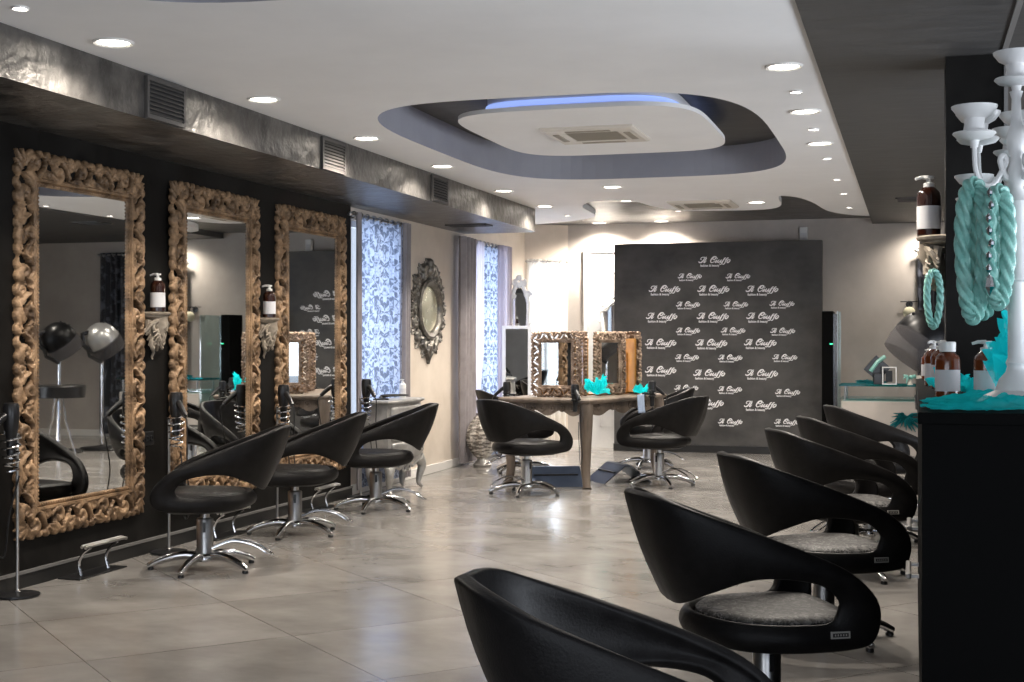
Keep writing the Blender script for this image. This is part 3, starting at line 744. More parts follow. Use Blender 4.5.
# ---- bottles
def make_bottle(label, loc, R, Hb, glass, pump=True, group=None, cap=False):
    t = thing('pump_bottle', label, 'bottle', loc, 0, group)
    b = MB().lathe([(0.0001, 0), (R * 0.92, 0), (R, R * 0.10), (R, Hb * 0.66), (R * 0.93, Hb * 0.73), (R * 0.62, Hb * 0.80), (R * 0.40, Hb * 0.825), (R * 0.40, Hb * 0.85), (0.0001, Hb * 0.85)], n=24)
    b.build('bottle_body', glass, t)
    l = MB().lathe([(R * 1.012, Hb * 0.12), (R * 1.012, Hb * 0.50)], n=24); l.build('paper_label', M_label, t)
    p = MB()
    if cap:
        p.lathe([(0.0001, Hb * 0.82), (R * 0.66, Hb * 0.82), (R * 0.68, Hb * 0.985), (R * 0.6, Hb), (0.0001, Hb)], n=20); p.build('cap', M_pump, t)
    else:
        p.lathe([(0.0001, Hb * 0.82), (R * 0.48, Hb * 0.82), (R * 0.48, Hb * 0.885), (R * 0.22, Hb * 0.90), (R * 0.20, Hb * 0.955), (R * 0.44, Hb * 0.96), (R * 0.46, Hb), (0.0001, Hb * 1.005)], n=18)
        p.sweep([(0, 0, Hb * 0.98), (-R * 0.65, 0, Hb * 0.985), (-R * 1.15, 0, Hb * 0.955)], lambda q: R * (0.19 - 0.07 * q), n=8)
        p.build('pump', M_pump, t)
    return t
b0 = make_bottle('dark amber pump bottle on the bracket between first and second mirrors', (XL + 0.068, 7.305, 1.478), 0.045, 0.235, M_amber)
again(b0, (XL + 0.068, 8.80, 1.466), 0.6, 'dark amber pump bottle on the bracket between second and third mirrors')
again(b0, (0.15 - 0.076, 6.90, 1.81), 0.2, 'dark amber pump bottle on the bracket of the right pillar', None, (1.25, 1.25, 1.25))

# ------------------------------------------------------------------ styling chairs
A_ = [(-.45, 0, .818), (-.42, .14, .81), (-.325, .225, .774), (-.14, .268, .705), (.05, .286, .628), (.18, .288, .56), (.262, .278, .468), (.25, .27, .39), (.17, .27, .365), (0, .265, .360), (-.15, .22, .362), (-.235, .11, .372), (-.262, 0, .378)]
B_ = [(-.325, 0, .460), (-.315, .11, .467), (-.25, .205, .515), (-.14, .255, .560), (-.03, .275, .566), (.07, .280, .548), (.128, .274, .500), (.135, .270, .462), (.10, .264, .440), (-.03, .258, .435), (-.15, .214, .437), (-.228, .108, .44), (-.252, 0, .44)]
def shell_mesh(drop=0.0):
    Aq = [(x - (0.022 if i == 0 else 0), y, z - (drop if i > 6 else 0)) for i, (x, y, z) in enumerate(A_)]; Bq = [(x, y, z - (drop if i > 7 else 0)) for i, (x, y, z) in enumerate(B_)]
    n = 52; A = spline(Aq, n); B = spline(Bq, n); mb = MB(); K = 7
    for sg in (1, -1):
        rows = []
        for a, b in zip(A, B):
            row = []
            for k in range(K + 1):
                u = k / K; p = a * (1 - u) + b * u
                bulge = 0.018 * math.sin(PI * u)
                q = np.array([p[0], p[1], 0.0]); ln = np.linalg.norm(q); q = q / ln * bulge if ln > 1e-6 else q
                row.append((p[0] + q[0], (p[1] + q[1]) * sg, p[2]))
            rows.append(row if sg > 0 else row[::-1])
        mb.grid(rows)
    return mb.mesh('shell', M_leather, smooth=False)
SHELL, SHELL_LOW = shell_mesh(), shell_mesh(0.028)
for me_ in (SHELL, SHELL_LOW):
    for p in me_.polygons: p.use_smooth = True
def seat_outline(s=1.0):
    half = [(.238, 0), (.236, .10), (.222, .19), (.17, .243), (.09, .252), (-.03, .245), (-.145, .203), (-.215, .105), (-.238, 0)]
    up = [tuple(p) for p in spline(half, 32)]
    full = up + [(x, -y) for x, y in up[-2:0:-1]]
    return [(x * s, y * s) for x, y in full]
def make_chair(label, seatmat, tagged, group, loc, rz):
    t = thing('styling_chair', label, 'chair', loc, rz, group)
    dz = -0.028 if tagged else 0.0
    o = bpy.data.objects.new('shell', SHELL_LOW if tagged else SHELL); COL.objects.link(o); o.parent = t
    so = o.modifiers.new('thickness', 'SOLIDIFY'); so.thickness = 0.034; so.offset = 0.0
    bv = o.modifiers.new('round', 'BEVEL'); bv.width = 0.012; bv.segments = 2; bv.limit_method = 'ANGLE'; bv.angle_limit = math.radians(50)
    rows = [[(x, y, z) for x, y in seat_outline(s)] for s, z in ((0.96, .378), (1.0, .392), (1.0, .425), (.985, .442), (.93, .452), (.75, .457), (.45, .459), (.12, .459))]
    mb = MB().grid(rows, close_u=True); k = len(rows[0]); mb.add(rows[-1], [tuple(range(k))]); mb.add(rows[0], [tuple(range(k))[::-1]])
    mb.build('seat', seatmat, t).location.z = dz
    rows = [[(x, y, z) for x, y in seat_outline(s)] for s, z in ((.45, .330), (.80, .338), (.98, .352), (.99, .379))]
    mb = MB().grid(rows, close_u=True); mb.add(rows[0], [tuple(range(len(rows[0])))]); mb.build('seat_pan', M_leather, t).location.z = dz
    c = MB().lathe([(0.052, 0.075), (0.050, 0.09), (0.047, 0.10), (0.047, 0.285), (0.043, 0.292), (0.026, 0.294), (0.026, 0.333 + dz)], n=20); c.build('column', M_steel, t)
    MB().box(-0.008, 0.008, -0.0492, -0.044, 0.215, 0.272).build('slot_cover', M_blackpl, t, smooth=False); MB().box(-0.008, 0.008, 0.044, 0.0492, 0.215, 0.272).build('slot_cover', M_blackpl, t, smooth=False)
    hb = MB().lathe([(0.03, 0.045), (0.066, 0.05), (0.070, 0.066), (0.062, 0.085), (0.045, 0.098)], n=20); hb.build('base_hub', M_chrome, t)
    for k in range(5):
        a = math.radians(-2 + 72 * k); ca, sa = math.cos(a), math.sin(a)
        pts = [(r_ * ca, r_ * sa, z) for r_, z in ((0.045, 0.072), (0.10, 0.082), (0.18, 0.074), (0.26, 0.050), (0.305, 0.028), (0.318, 0.022))]
        l = MB().sweep([tuple(p) for p in spline(pts, 14)], lambda q: 0.026 - 0.010 * q, n=10, flat=0.62 if False else 0.9); lo = l.build('leg', M_chrome, t)
        MB().lathe([(0.014, 0.0), (0.018, 0.003), (0.018, 0.014), (0.012, 0.022)], c=(0.302 * ca, 0.302 * sa, 0), n=12).build('foot_glide', M_blackpl, lo)
    pe = MB(); 
    loop = spline([(-0.04, -0.025, 0.12), (-0.16, -0.03, 0.16), (-0.28, -0.045, 0.135), (-0.36, -0.05, 0.085), (-0.385, 0.0, 0.078), (-0.36, 0.05, 0.085), (-0.28, 0.045, 0.135), (-0.16, 0.03, 0.16), (-0.04, 0.025, 0.12)], 36)
    pe.sweep([tuple(p) for p in loop], 0.0065, n=7); pe.build('pump_pedal', M_chrome, t)
    if tagged:
        g = MB().box(-0.032, 0.032, -0.003, 0.0, -0.011, 0.011, 0).box(-0.026, 0.026, -0.0045, -0.003, -0.006, 0.006, 1)
        for k in range(5): g.box(-0.02 + 0.009 * k, -0.016 + 0.009 * k, -0.0052, -0.0045, -0.003, 0.003, 0)
        go = g.build('maker_tag', [M_tagwhite, M_blackpl], t, smooth=False); go.location = (0.13, -0.300, 0.385); go.rotation_euler = (math.radians(-4), 0, 0.03)
    return t

gl = 'black chairs facing the tall mirrors'
cl = make_chair('black shell styling chair facing the tall mirrors, nearest of three at left', M_leather, False, gl, (-3.87, 6.88, 0), D2R(204))
again(cl, (-3.99, 8.30, 0), D2R(204), 'black shell styling chair facing the tall mirrors, second of three at left', gl)
again(cl, (-3.97, 9.68, 0), D2R(204), 'black shell styling chair facing the tall mirrors, third, before the silver console', gl)
gt = 'black chairs around the mirror table'
again(cl, (-3.15, 11.04, 0), D2R(58), 'black shell styling chair with its back to us before the mirror table', gt)
again(cl, (-2.19, 12.02, 0), D2R(158), 'black shell styling chair at the right side of the mirror table', gt)
again(cl, (-3.70, 12.88, 0), D2R(22), 'black shell styling chair at the left side of the mirror table, mostly hidden', gt)
again(cl, (-2.62, 13.72, 0), D2R(195), 'black shell styling chair at the far side of the mirror table', gt)
gr = 'crackled grey seat chairs along the right counter'
cr = make_chair('black shell chair with crackled grey seat, foremost, cut by the bottom edge', M_crackle, True, gr, (-0.44, 2.77, 0), D2R(17))
for i, (x, y, rz, w_) in enumerate([(-0.465, 4.53, 26, 'second in the row along the counter'), (-0.375, 6.06, 26, 'third in the row along the counter'), (-0.335, 7.72, 22, 'fourth in the row along the counter'), (-0.265, 9.0, 20, 'fifth in the row along the counter'), (-0.19, 10.60, 18, 'farthest in the row along the counter')]):
    again(cr, (x, y, 0), D2R(rz), 'black shell chair with crackled grey seat, ' + w_, gr)

# ------------------------------------------------------------------ footrests, dryer stands
def make_footrest(label, loc, rz, group=None):
    t = thing('footrest', label, 'footrest', loc, rz, group)                  # bar runs along local x, faces -y
    MB().box(-0.23, 0.23, -0.03, 0.11, 0.0, 0.008).build('base_plate', M_blackpl, t, smooth=False, bevel=0.003)
    for sx in (-1, 1):
        pts = spline([(sx * 0.13, 0.03, 0.008), (sx * 0.13, 0.045, 0.07), (sx * 0.13, 0.02, 0.125), (sx * 0.13, -0.03, 0.165)], 12)
        MB().sweep([tuple(p) for p in pts], 0.009, n=8).build('leg', M_chrome, t)
    b = MB(); pts = [(-0.20, -0.045, 0.172), (-0.185, -0.04, 0.176), (0.185, -0.04, 0.176), (0.20, -0.045, 0.172)]
    b.sweep(pts, 0.0085, n=10); b.sweep([(x, y + 0.024, z + 0.004) for x, y, z in pts], 0.0085, n=10); b.build('foot_bar', M_steel, t)
    return t
gf = 'chrome footrests below the tall mirrors'
fr = make_footrest('chrome two-legged footrest on the floor below the nearest tall mirror', (-4.36, 6.58, 0), PI / 2, gf)
again(fr, (-4.36, 8.08, 0), PI / 2, 'chrome two-legged footrest on the floor below the middle tall mirror', gf)
again(fr, (-4.36, 9.58, 0), PI / 2, 'chrome two-legged footrest on the floor below the farthest tall mirror', gf)

def make_dryer_stand(label, loc, rz, group):
    t = thing('dryer_stand', label, 'dryer stand', loc, rz, group)
    MB().lathe([(0.0001, 0), (0.108, 0), (0.112, 0.006), (0.110, 0.014), (0.06, 0.020), (0.018, 0.024), (0.012, 0.03)], n=28).build('base', M_blackpl, t)
    p = MB().lathe([(0.014, 0.018), (0.014, 0.03), (0.0085, 0.034), (0.0085, 0.80), (0.011, 0.81), (0.011, 0.83), (0.0001, 0.832)], n=12)
    p.sweep([(0, 0, 0.80), (0.03, 0, 0.80), (0.05, 0, 0.79)], 0.006, n=6); p.build('pole', M_steel, t)
    pts = []
    for k in range(91):
        a = 2 * PI * 5 * k / 90; r_ = 0.050 - 0.016 * (1 - k / 90); pts.append((0.05 + r_ * math.cos(a), r_ * math.sin(a), 0.64 + 0.20 * k / 90))
    MB().sweep(pts, 0.0055, n=6).build('spiral_holder', M_chrome, t)
    return t
def make_dryer(label, loc, rz, group):
    t = thing('hair_dryer', label, 'hair dryer', loc, rz, group)              # nozzle down, handle out along +x
    MB().lathe([(0.012, -0.20), (0.022, -0.195), (0.024, -0.12), (0.027, -0.10), (0.036, -0.06), (0.041, 0.0), (0.041, 0.045), (0.034, 0.066), (0.0001, 0.070)], n=18).build('barrel', M_blackpl, t)
    MB().sweep([(0.02, 0, 0.01), (0.06, 0, -0.015), (0.10, 0, -0.05), (0.125, 0, -0.075)], lambda q: 0.021 - 0.005 * q, n=10).build('handle', M_blackpl, t)
    pts = spline([(0.125, 0, -0.075), (0.15, 0, -0.13), (0.11, 0.02, -0.40), (0.13, 0.03, -0.62), (0.06, 0.03, -0.70), (0.03, 0.03, -0.5), (-0.02, 0.04, -0.30)], 40)
    MB().sweep([tuple(p) for p in pts], 0.0042, n=6).build('cord', M_blackpl, t)
    return t
gd = 'spiral dryer stands between the tall mirrors'; gh = 'hair dryers hanging in the spiral stands'
st_pos = [((-4.37, 5.87, 0), 'left of the nearest tall mirror'), ((-4.37, 7.33, 0), 'between nearest and middle tall mirrors'), ((-4.37, 8.80, 0), 'between middle and farthest tall mirrors'), ((-4.38, 10.35, 0), 'before the silver console')]
ds = hd = None
for loc, w_ in st_pos:
    if ds is None:
        ds = make_dryer_stand('chrome spiral dryer stand on black base ' + w_, loc, -PI / 2, gd); hd = make_dryer('black hair dryer hanging in the stand ' + w_, (loc[0], loc[1] - 0.05, 0.92), -1.9, gh)
    else:
        again(ds, loc, 0, 'chrome spiral dryer stand on black base ' + w_, gd); again(hd, (loc[0] + 0.05, loc[1], 0.92), -0.6, 'black hair dryer hanging in the stand ' + w_, gh)
# wall socket
s_ = thing('wall_socket', 'small black double socket on the dark wall under the first bracket', 'socket', (XL, 7.305, 0.66), PI / 2)
MB().box(-0.055, 0.055, -0.008, 0, 0, 0.085).build('plate', M_blackpl, s_, smooth=False, bevel=0.003)
for x in (-0.026, 0.026): MB().lathe([(0.018, 0), (0.018, 0.004), (0.012, 0.004), (0.012, 0.0005), (0.0001, 0.0005)], n=14, M=Matrix.Rotation(PI / 2, 4, 'X'), c=(x, -0.008, 0.042)).build('outlet', M_blackpl, s_)

# ------------------------------------------------------------------ silver console before the first window
def make_console():
    t = thing('console_chest', 'silver bombe console chest with curved legs below the first window', 'console', (-4.415, 10.93, 0), PI / 2)   # back at local y = 0, front toward -y
    W, Dp = 0.42, 0.25
    def outline(s, z):
        out = []
        for k in range(25):
            u = -1 + k / 12; x = W * s * u; y = -Dp * s * (1.0 - 0.16 * u * u) 
            out.append((x, y, z))
        return [(-W * s, 0, z)] + out + [(W * s, 0, z)]
    prof = [(0.90, .24), (0.96, .26), (1.02, .32), (1.06, .42), (1.04, .52), (0.98, .62), (0.95, .70), (0.95, .765)]
    mb = MB().grid([outline(s, z) for s, z in prof], close_u=True); r0 = outline(*prof[0]); mb.add(r0, [tuple(range(len(r0)))]); mb.build('body', M_silverleaf, t)
    rows = [outline(s, z) for s, z in ((0.97, .765), (1.04, .772), (1.06, .785), (1.04, .797), (0.5, .799))]
    mb = MB().grid(rows, close_u=True); mb.add(rows[-1], [tuple(range(len(rows[-1])))]); mb.build('top', M_silverleaf, t)
    for j, (z0, z1) in enumerate(((.30, .44), (.46, .60), (.62, .74))):
        rows = []
        for z in [z0 + (z1 - z0) * q / 5 for q in range(6)]:
            zs = [p[1] for p in prof]; i = max(k for k in range(len(zs) - 1) if zs[k] <= z); u = (z - zs[i]) / (zs[i + 1] - zs[i]); s = prof[i][0] + (prof[i + 1][0] - prof[i][0]) * u
            rows.append([(W * s * w_ * 0.88, -Dp * s * (1 - 0.16 * (w_ * 0.88) ** 2) - 0.008, z) for w_ in [-1 + q / 8 for q in range(17)]])
        d = MB().grid(rows).build('drawer', M_silverleaf, t); d.modifiers.new('t', 'SOLIDIFY').thickness = 0.008
        for sx in (-0.22, 0.22):
            zc = (z0 + z1) / 2; y = -Dp * 1.02 - 0.012
            k = MB().blob((sx, y, zc), (0.012, 0.014, 0.012)); k.sweep([(sx - 0.035, y - 0.004, zc), (sx - 0.03, y - 0.012, zc - 0.022), (sx, y - 0.014, zc - 0.03), (sx + 0.03, y - 0.012, zc - 0.022), (sx + 0.035, y - 0.004, zc)], 0.004, n=6); k.build('drawer_pull', M_pewter, d)
    for sx in (-1, 1):
        for y in (-0.20, -0.04):
            pts = spline([(sx * 0.34, y, .27), (sx * 0.385, y - 0.015 * (y < -0.1), .20), (sx * 0.36, y, .10), (sx * 0.345, y, .04), (sx * 0.375, y - 0.02 * (y < -0.1), .012)], 14)
            MB().sweep([tuple(p) for p in pts], lambda q: 0.042 * (1 - q) ** 1.3 + 0.013, n=10).build('leg', M_silverleaf, t)
    ap = MB()
    for sx in (-1, 1):
        ap.sweep([(sx * (0.05 + q[0]), -0.215, .215 + q[1]) for q in spiral(0, 0, 0.05, 0.012, PI / 2, -1.2)], 0.011, n=7)
        ap.sweep([(sx * 0.05, -0.215, .25), (sx * 0.16, -0.213, .205), (sx * 0.25, -0.21, .235), (sx * 0.33, -0.205, .25)], 0.013, n=7)
    ap.build('carved_apron', M_silverleaf, t)
make_console()
cb = make_bottle('small white-labelled pump bottle on the silver console by the drape', (-4.33, 11.18, 0.8), 0.03, 0.16, M_pump)
t = thing('dryer_rest', 'black dryer rest arm lying on the silver console top', 'holder', (-4.35, 10.72, 0.799), 0)
MB().lathe([(0.0001, 0), (0.07, 0), (0.07, 0.01), (0.02, 0.018), (0.012, 0.03), (0.0001, 0.03)], n=18).build('base', M_blackpl, t)
MB().sweep([(0, 0, 0.028), (0.05, 0.06, 0.035), (0.12, 0.22, 0.032), (0.13, 0.30, 0.03)], lambda q: 0.016 - 0.008 * q, n=8).build('arm', M_blackpl, t)

# ------------------------------------------------------------------ oval mirror
def make_oval():
    t = thing('oval_mirror', 'ornate dark pewter oval mirror on the warm plaster wall', 'mirror', (XP, 12.40, 1.61), PI / 2)
    a, b = 0.315, 0.28
    st, ba, ho = [], [], []
    n = 16
    for k in range(n):
        an = 2 * PI * k / n
        def P(dr, da): r1 = a + dr; r2 = b + dr; return (r1 * math.cos(an + da), r2 * math.sin(an + da))
        cx, cy = P(0.085, 0)
        st.append(stroke(spiral(cx, cy, 0.058, 0.008, an + PI * (k % 2), 1.4 if k % 2 else -1.4), 0.020, 0.012, 0.02))
        for j in range(3): st.append(stroke([P(0.04, 0.05 * j), P(0.10, 0.06 + 0.06 * j), P(0.185 + 0.025 * (j == 1), 0.02 + 0.07 * j)], 0.024, 0.010, 0.010))
        ba.append([(*P(0.07, 0.04 * j), 0.07, 0.012) for j in range(10)])
        ho.append((*P(0.10, 0.2), 0.022, 9.0)); ho.append((*P(0.055, 0.33), 0.014, 9.0))
    # cherub crest and pointed pendant
    for sx in (-1, 1):
        st.append(stroke([(sx * 0.20, 0.31), (sx * 0.13, 0.38), (sx * 0.06, 0.41), (0, 0.38)], 0.035, 0.03, 0.02))
        st.append(stroke(spiral(sx * 0.13, 0.37, 0.06, 0.01, 0, 1.3), 0.024, 0.014, 0.03))
        st.append(stroke([(sx * 0.22, -0.30), (sx * 0.14, -0.38), (sx * 0.05, -0.44), (0, -0.50)], 0.035, 0.016, 0.02))
        st.append(stroke(spiral(sx * 0.10, -0.36, 0.055, 0.01, 0, -1.3), 0.022, 0.014, 0.03))
    st.append([(0, 0.445, 0.055, 0.02)]); st.append([(0, 0.385, 0.06, 0.02)]); st.append(stroke([(0, -0.37), (0, -0.45), (0, -0.53)], 0.045, 0.014, 0.015))
    ba.append([(0, 0.36, 0.12, 0.012), (0, -0.36, 0.12, 0.012)])
    me = carve(st, ho, ba, 0.008, 'carved_frame', [M_pewter], clip=lambda X, Y: (X / (a - 0.01)) ** 2 + (Y / (b - 0.01)) ** 2 < 1)
    o = bpy.data.objects.new('carved_frame', me); COL.objects.link(o); o.parent = t; o.rotation_euler = (PI / 2, 0, 0)
    rows = []
    for q, z in ((0.012, 0.0), (0.012, 0.045), (-0.01, 0.060), (-0.04, 0.050), (-0.055, 0.028), (-0.06, 0.012)):
        rows.append([((a + q) * math.cos(2 * PI * k / 48), -z, (b + q) * math.sin(2 * PI * k / 48)) for k in range(48)])
    MB().grid(rows, close_u=True).build('inner_rim', M_pewter, t)
    g = [((a - 0.05) * math.cos(2 * PI * k / 48), -0.014, (b - 0.05) * math.sin(2 * PI * k / 48)) for k in range(48)]
    MB().add(g, [tuple(range(48))]).build('mirror_glass', M_trans, t, smooth=False)
make_oval()

# ------------------------------------------------------------------ curtains
def curtain_mesh(w, z0, z1, amp, folds, mat_, seed=0, gather=None, uvoff=0.0, nz=24):
    """pleated cloth in the local x-z plane; gather(z01) -> (centre shift, width factor)"""
    R = random.Random(seed); n = folds * 10; ph = [R.uniform(-0.8, 0.8) for _ in range(folds + 2)]
    rows = []; uv = []
    for j in range(nz + 1):
        v = j / nz; z = z1 + (z0 - z1) * v; sh, wf = gather(v) if gather else (0.0, 1.0)
        row = []; ur = []
        for i in range(n + 1):
            u = i / n; k = u * folds
            y = amp * math.sin(2 * PI * k + ph[int(k)] * v) * (0.75 + 0.25 * math.sin(3 * v + k)) / max(wf, 0.3) ** 0.3
            row.append((sh + (u - 0.5) * w * wf, y, z)); ur.append((u * w * 1.25 + uvoff, z))
        rows.append(row); uv.append(ur)
    mb = MB().grid(rows); me = bpy.data.meshes.new('cloth'); me.from_pydata(mb.v, [], mb.f)
    me.materials.append(mat_)
    ul = me.uv_layers.new(name='UVMap'); flat = [q for r in uv for q in r]
    for lp in me.loops: ul.data[lp.index].uv = flat[lp.vertex_index]
    me.polygons.foreach_set('use_smooth', [True] * len(me.polygons)); me.update()
    return me
def curtain(name, label, loc, rz, panels, rod=None, cat='curtain'):
    t = thing(name, label, cat, loc, rz)
    for pn, me, off in panels:
        o = bpy.data.objects.new(pn, me); COL.objects.link(o); o.parent = t; o.location = off
    if rod:
        w, z = rod
        r_ = MB().sweep([(-w / 2, 0, z), (w / 2, 0, z)], 0.011, n=10)
        for sx in (-1, 1): r_.blob((sx * w / 2, 0, z), 0.02, n=10)
        ro = r_.build('curtain_rod', M_steel, t)
        k = max(int(w / 0.14), 2)
        for i in range(k):
            x = -w / 2 + w * (i + 0.5) / k; g = MB()
            g.sweep([(x + 0.012 * math.sin(q * 0.7), 0.026 * math.cos(2 * PI * q / 10), z + 0.026 * math.sin(2 * PI * q / 10)) for q in range(10)], 0.006, n=6, closed=True); g.build('grommet', M_steel, ro)
    return t
xr = XP + 0.075
curtain('sheer_curtain', 'patterned blue-white damask sheer with grey edge drapes behind the silver console', (xr, 11.0, 0), PI / 2,
        [('sheer_panel', curtain_mesh(1.02, 0.06, 2.37, 0.018, 9, M_sheer, 1), (0.04, 0, 0)), ('drape', curtain_mesh(0.18, 0.05, 2.38, 0.03, 3, M_drape, 2), (0.58, -0.02, 0)), ('drape', curtain_mesh(0.07, 0.05, 2.38, 0.02, 1, M_drape, 3), (-0.51, -0.02, 0))], (1.30, 2.355))
def gath(v): 
    g = math.exp(-((v - 0.74) / 0.16) ** 2); return (-0.10 * g - 0.02, 1.0 - 0.45 * g)
curtain('draped_curtain', 'mauve-grey tied drapes with a damask strip at the second window', (xr, 14.06, 0), PI / 2,
        [('drape', curtain_mesh(0.48, 0.04, 2.38, 0.038, 4, M_drape, 5), (-0.70, -0.03, 0)), ('sheer_panel', curtain_mesh(0.42, 0.04, 2.37, 0.03, 4, M_mauve, 6, gath), (-0.30, -0.01, 0)),
         ('damask_panel', curtain_mesh(0.62, 0.04, 2.37, 0.022, 5, M_sheer, 7), (0.20, 0.0, 0)), ('drape', curtain_mesh(0.46, 0.04, 2.38, 0.034, 4, M_mauve, 8), (0.64, -0.03, 0))], (1.72, 2.355))
# satin swag gathered low on that curtain
t = thing('satin_swag', 'striped silvery satin swag bunched low beside the second window drapes', 'curtain tieback', (-4.28, 13.33, 0.0), PI / 2)
mb = MB(); rows = []
for j in range(15):
    v = j / 14; z = 0.08 + 0.46 * v; r_ = 0.05 + 0.12 * math.sin(PI * v) ** 0.8
    rows.append([(r_ * 1.05 * math.cos(2 * PI * k / 40) * (1 + 0.10 * math.cos(9 * 2 * PI * k / 40 + 2 * v)), r_ * 0.9 * math.sin(2 * PI * k / 40) * (1 + 0.10 * math.cos(9 * 2 * PI * k / 40 + 2 * v)), z) for k in range(40)])
mb.grid(rows, close_u=True); mb.add(rows[0], [tuple(range(40))]); mb.add(rows[-1], [tuple(range(40))]); mb.build('gathered_cloth', M_bow, t)
MB().sweep([(0.062 * math.cos(2 * PI * k / 20), 0.055 * math.sin(2 * PI * k / 20), 0.545) for k in range(20)], 0.014, n=8, closed=True).build('tie_band', M_drape, t)
MB().lathe([(0.0001, 0), (0.09, 0), (0.10, 0.02), (0.06, 0.06), (0.05, 0.09)], n=16).build('stand_foot', M_silverleaf, t)
curtain('sheer_curtain', 'bright white sheer curtain on a rod in the slanted corner', tuple(Md @ Vector((L / 2 - 0.01, -0.07, 0))), math.atan2(dv.y, dv.x),
        [('sheer_panel', curtain_mesh(L - 0.06, 0.06, 2.30, 0.018, 6, M_sheerw, 9), (0, 0, 0))], (L - 0.04, 2.27))
# dark damask curtains on the back wall, seen in the mirrors
curtain('damask_curtain', 'black damask curtain on the back wall behind the hood dryers', (0.25, YB - 0.09, 0), 0, [('cloth_panel', curtain_mesh(0.40, 0.04, 2.36, 0.03, 4, M_damaskdark, 11), (0, 0, 0))], (0.44, 2.33))
curtain('damask_curtain', 'black damask curtain at the right end of the back wall', (1.44, YB - 0.09, 0), 0, [('cloth_panel', curtain_mesh(0.40, 0.04, 2.5, 0.03, 5, M_damaskdark, 12), (0, 0, 0))], (0.46, 2.47))

# ------------------------------------------------------------------ the mirror table
TC = Vector((-2.71, 11.50, 0)); ld = Vector((0.25, 0.968, 0)).normalized(); sd = Vector((-0.968, 0.25, 0)).normalized()
TL, TS = 1.58, 0.92
tm = TC + ld * TL / 2 + sd * TS / 2; trot = math.atan2(ld.y, ld.x)
def make_table():
    t = thing('mirror_table', 'carved wooden table holding four framed mirrors in the middle of the room', 'table', tuple(tm), trot)       # long side along local x
    a, b = TL / 2, TS / 2
    rows = []
    for q, z in ((-0.03, .742), (0.0, .750), (0.012, .765), (0.012, .778), (0.0, .79), (-0.2, .792)): rows.append([(sx * (a + q), sy * (b + q), z) for sx, sy in ((-1, -1), (1, -1), (1, 1), (-1, 1))])
    mb = MB().grid(rows, close_u=True); mb.add(rows[-1], [(0, 1, 2, 3)]); mb.add(rows[0], [(3, 2, 1, 0)]); mb.build('table_top', M_wood, t, smooth=False)
    ap = MB(); e = 0.06
    for sx, ln, hor in ((-1, a, 1), (1, a, 1), (-1, b, 0), (1, b, 0)):
        pts = []; m_ = 24
        for k in range(m_ + 1):
            u = -1 + 2 * k / m_; pts.append((u * (ln - e), .742 - 0.085 - 0.025 * math.cos(u * PI * 3)))
        poly = [(-(ln - e), .742), ((ln - e), .742)] + pts[::-1]
        w_ = (b if hor else a) - 0.07
        if hor: Mx = Matrix(((1, 0, 0, 0), (0, 0, 1, sx * w_ - 0.012), (0, 1, 0, 0), (0, 0, 0, 1)))
        else: Mx = Matrix(((0, 0, 1, sx * w_ - 0.012), (1, 0, 0, 0), (0, 1, 0, 0), (0, 0, 0, 1)))
        ap.prism(poly, 0, 0.024, M=Mx)
        for k in range(4):
            u = (-0.75 + 0.5 * k) * (ln - e)
            for s2 in (-1, 1):
                cv = [(u + s2 * (0.05 + q[0]), sx * (w_ + 0.014), .70 + q[1]) for q in spiral(0, 0, 0.034, 0.006, PI / 2, s2 * 1.3, 20)]
                if not hor: cv = [(y_, x_, z_) for x_, y_, z_ in cv]
                ap.sweep(cv, 0.009, n=6)
    ap.build('carved_apron', M_wood, t)
    for sx in (-1, 1):
        for sy in (-1, 1):
            pts = spline([(sx * (a - 0.055), sy * (b - 0.055), .745), (sx * (a - 0.045), sy * (b - 0.045), .62), (sx * (a - 0.06), sy * (b - 0.06), .40), (sx * (a - 0.075), sy * (b - 0.075), .15), (sx * (a - 0.06), sy * (b - 0.06), .03), (sx * (a - 0.055), sy * (b - 0.055), .0)], 16)
            l = MB().sweep([tuple(p) for p in pts], lambda q: 0.055 - 0.024 * q + 0.012 * (q > 0.9), n=10); l.build('leg', M_wood, t)
    return t
make_table()
SW, SH_, SF = 0.50, 0.60, 0.105
small_frame = frame_mesh(SW, SH_, SF, 4, 5, 0.0042, 'carved_frame', M_gold2, 21, 0.62)
def table_mirror(label, loc, rz):
    t = thing('table_mirror', label, 'mirror', loc, rz, 'carved mirrors standing on the table')
    o = bpy.data.objects.new('carved_frame', small_frame); COL.objects.link(o); o.parent = t; o.rotation_euler = (PI / 2, 0, 0)
    md = moulding(SW - 2 * SF + 0.05, SH_ - 2 * SF + 0.05, SW - 2 * SF - 0.01, SH_ - 2 * SF - 0.01, 0.032, M_gold2, 'inner_moulding', t, SH_ / 2); md.rotation_euler = (PI / 2, 0, 0)
    MB().box(-SW / 2 + SF - 0.005, SW / 2 - SF + 0.005, -0.016, -0.006, SF - 0.005, SH_ - SF + 0.005).build('mirror_glass', M_mirror, t, smooth=False)
    MB().box(-SW / 2 + 0.07, SW / 2 - 0.07, 0.0, 0.02, 0.02, SH_ - 0.07).build('back_board', M_orange, t, smooth=False, bevel=0.003)
    lg = MB(); lg.box(-0.03, 0.03, 0.015, 0.03, 0.0, 0.40, M=Matrix.Translation((0, 0.0, 0)) @ Matrix.Rotation(0.0, 4, 'X')); lg.box(-0.03, 0.03, 0.0, 0.12, 0.0, 0.015); lg.build('rear_stand', M_orange, t, smooth=False)
    return t
ZT = 0.792
tmr = table_mirror('carved bronze mirror on the table facing us, left one', (-3.09, 11.83, ZT), D2R(-7))
again(tmr, (-2.74, 12.42, ZT), D2R(66), 'carved bronze mirror on the table turned right, beside the turquoise tulle')
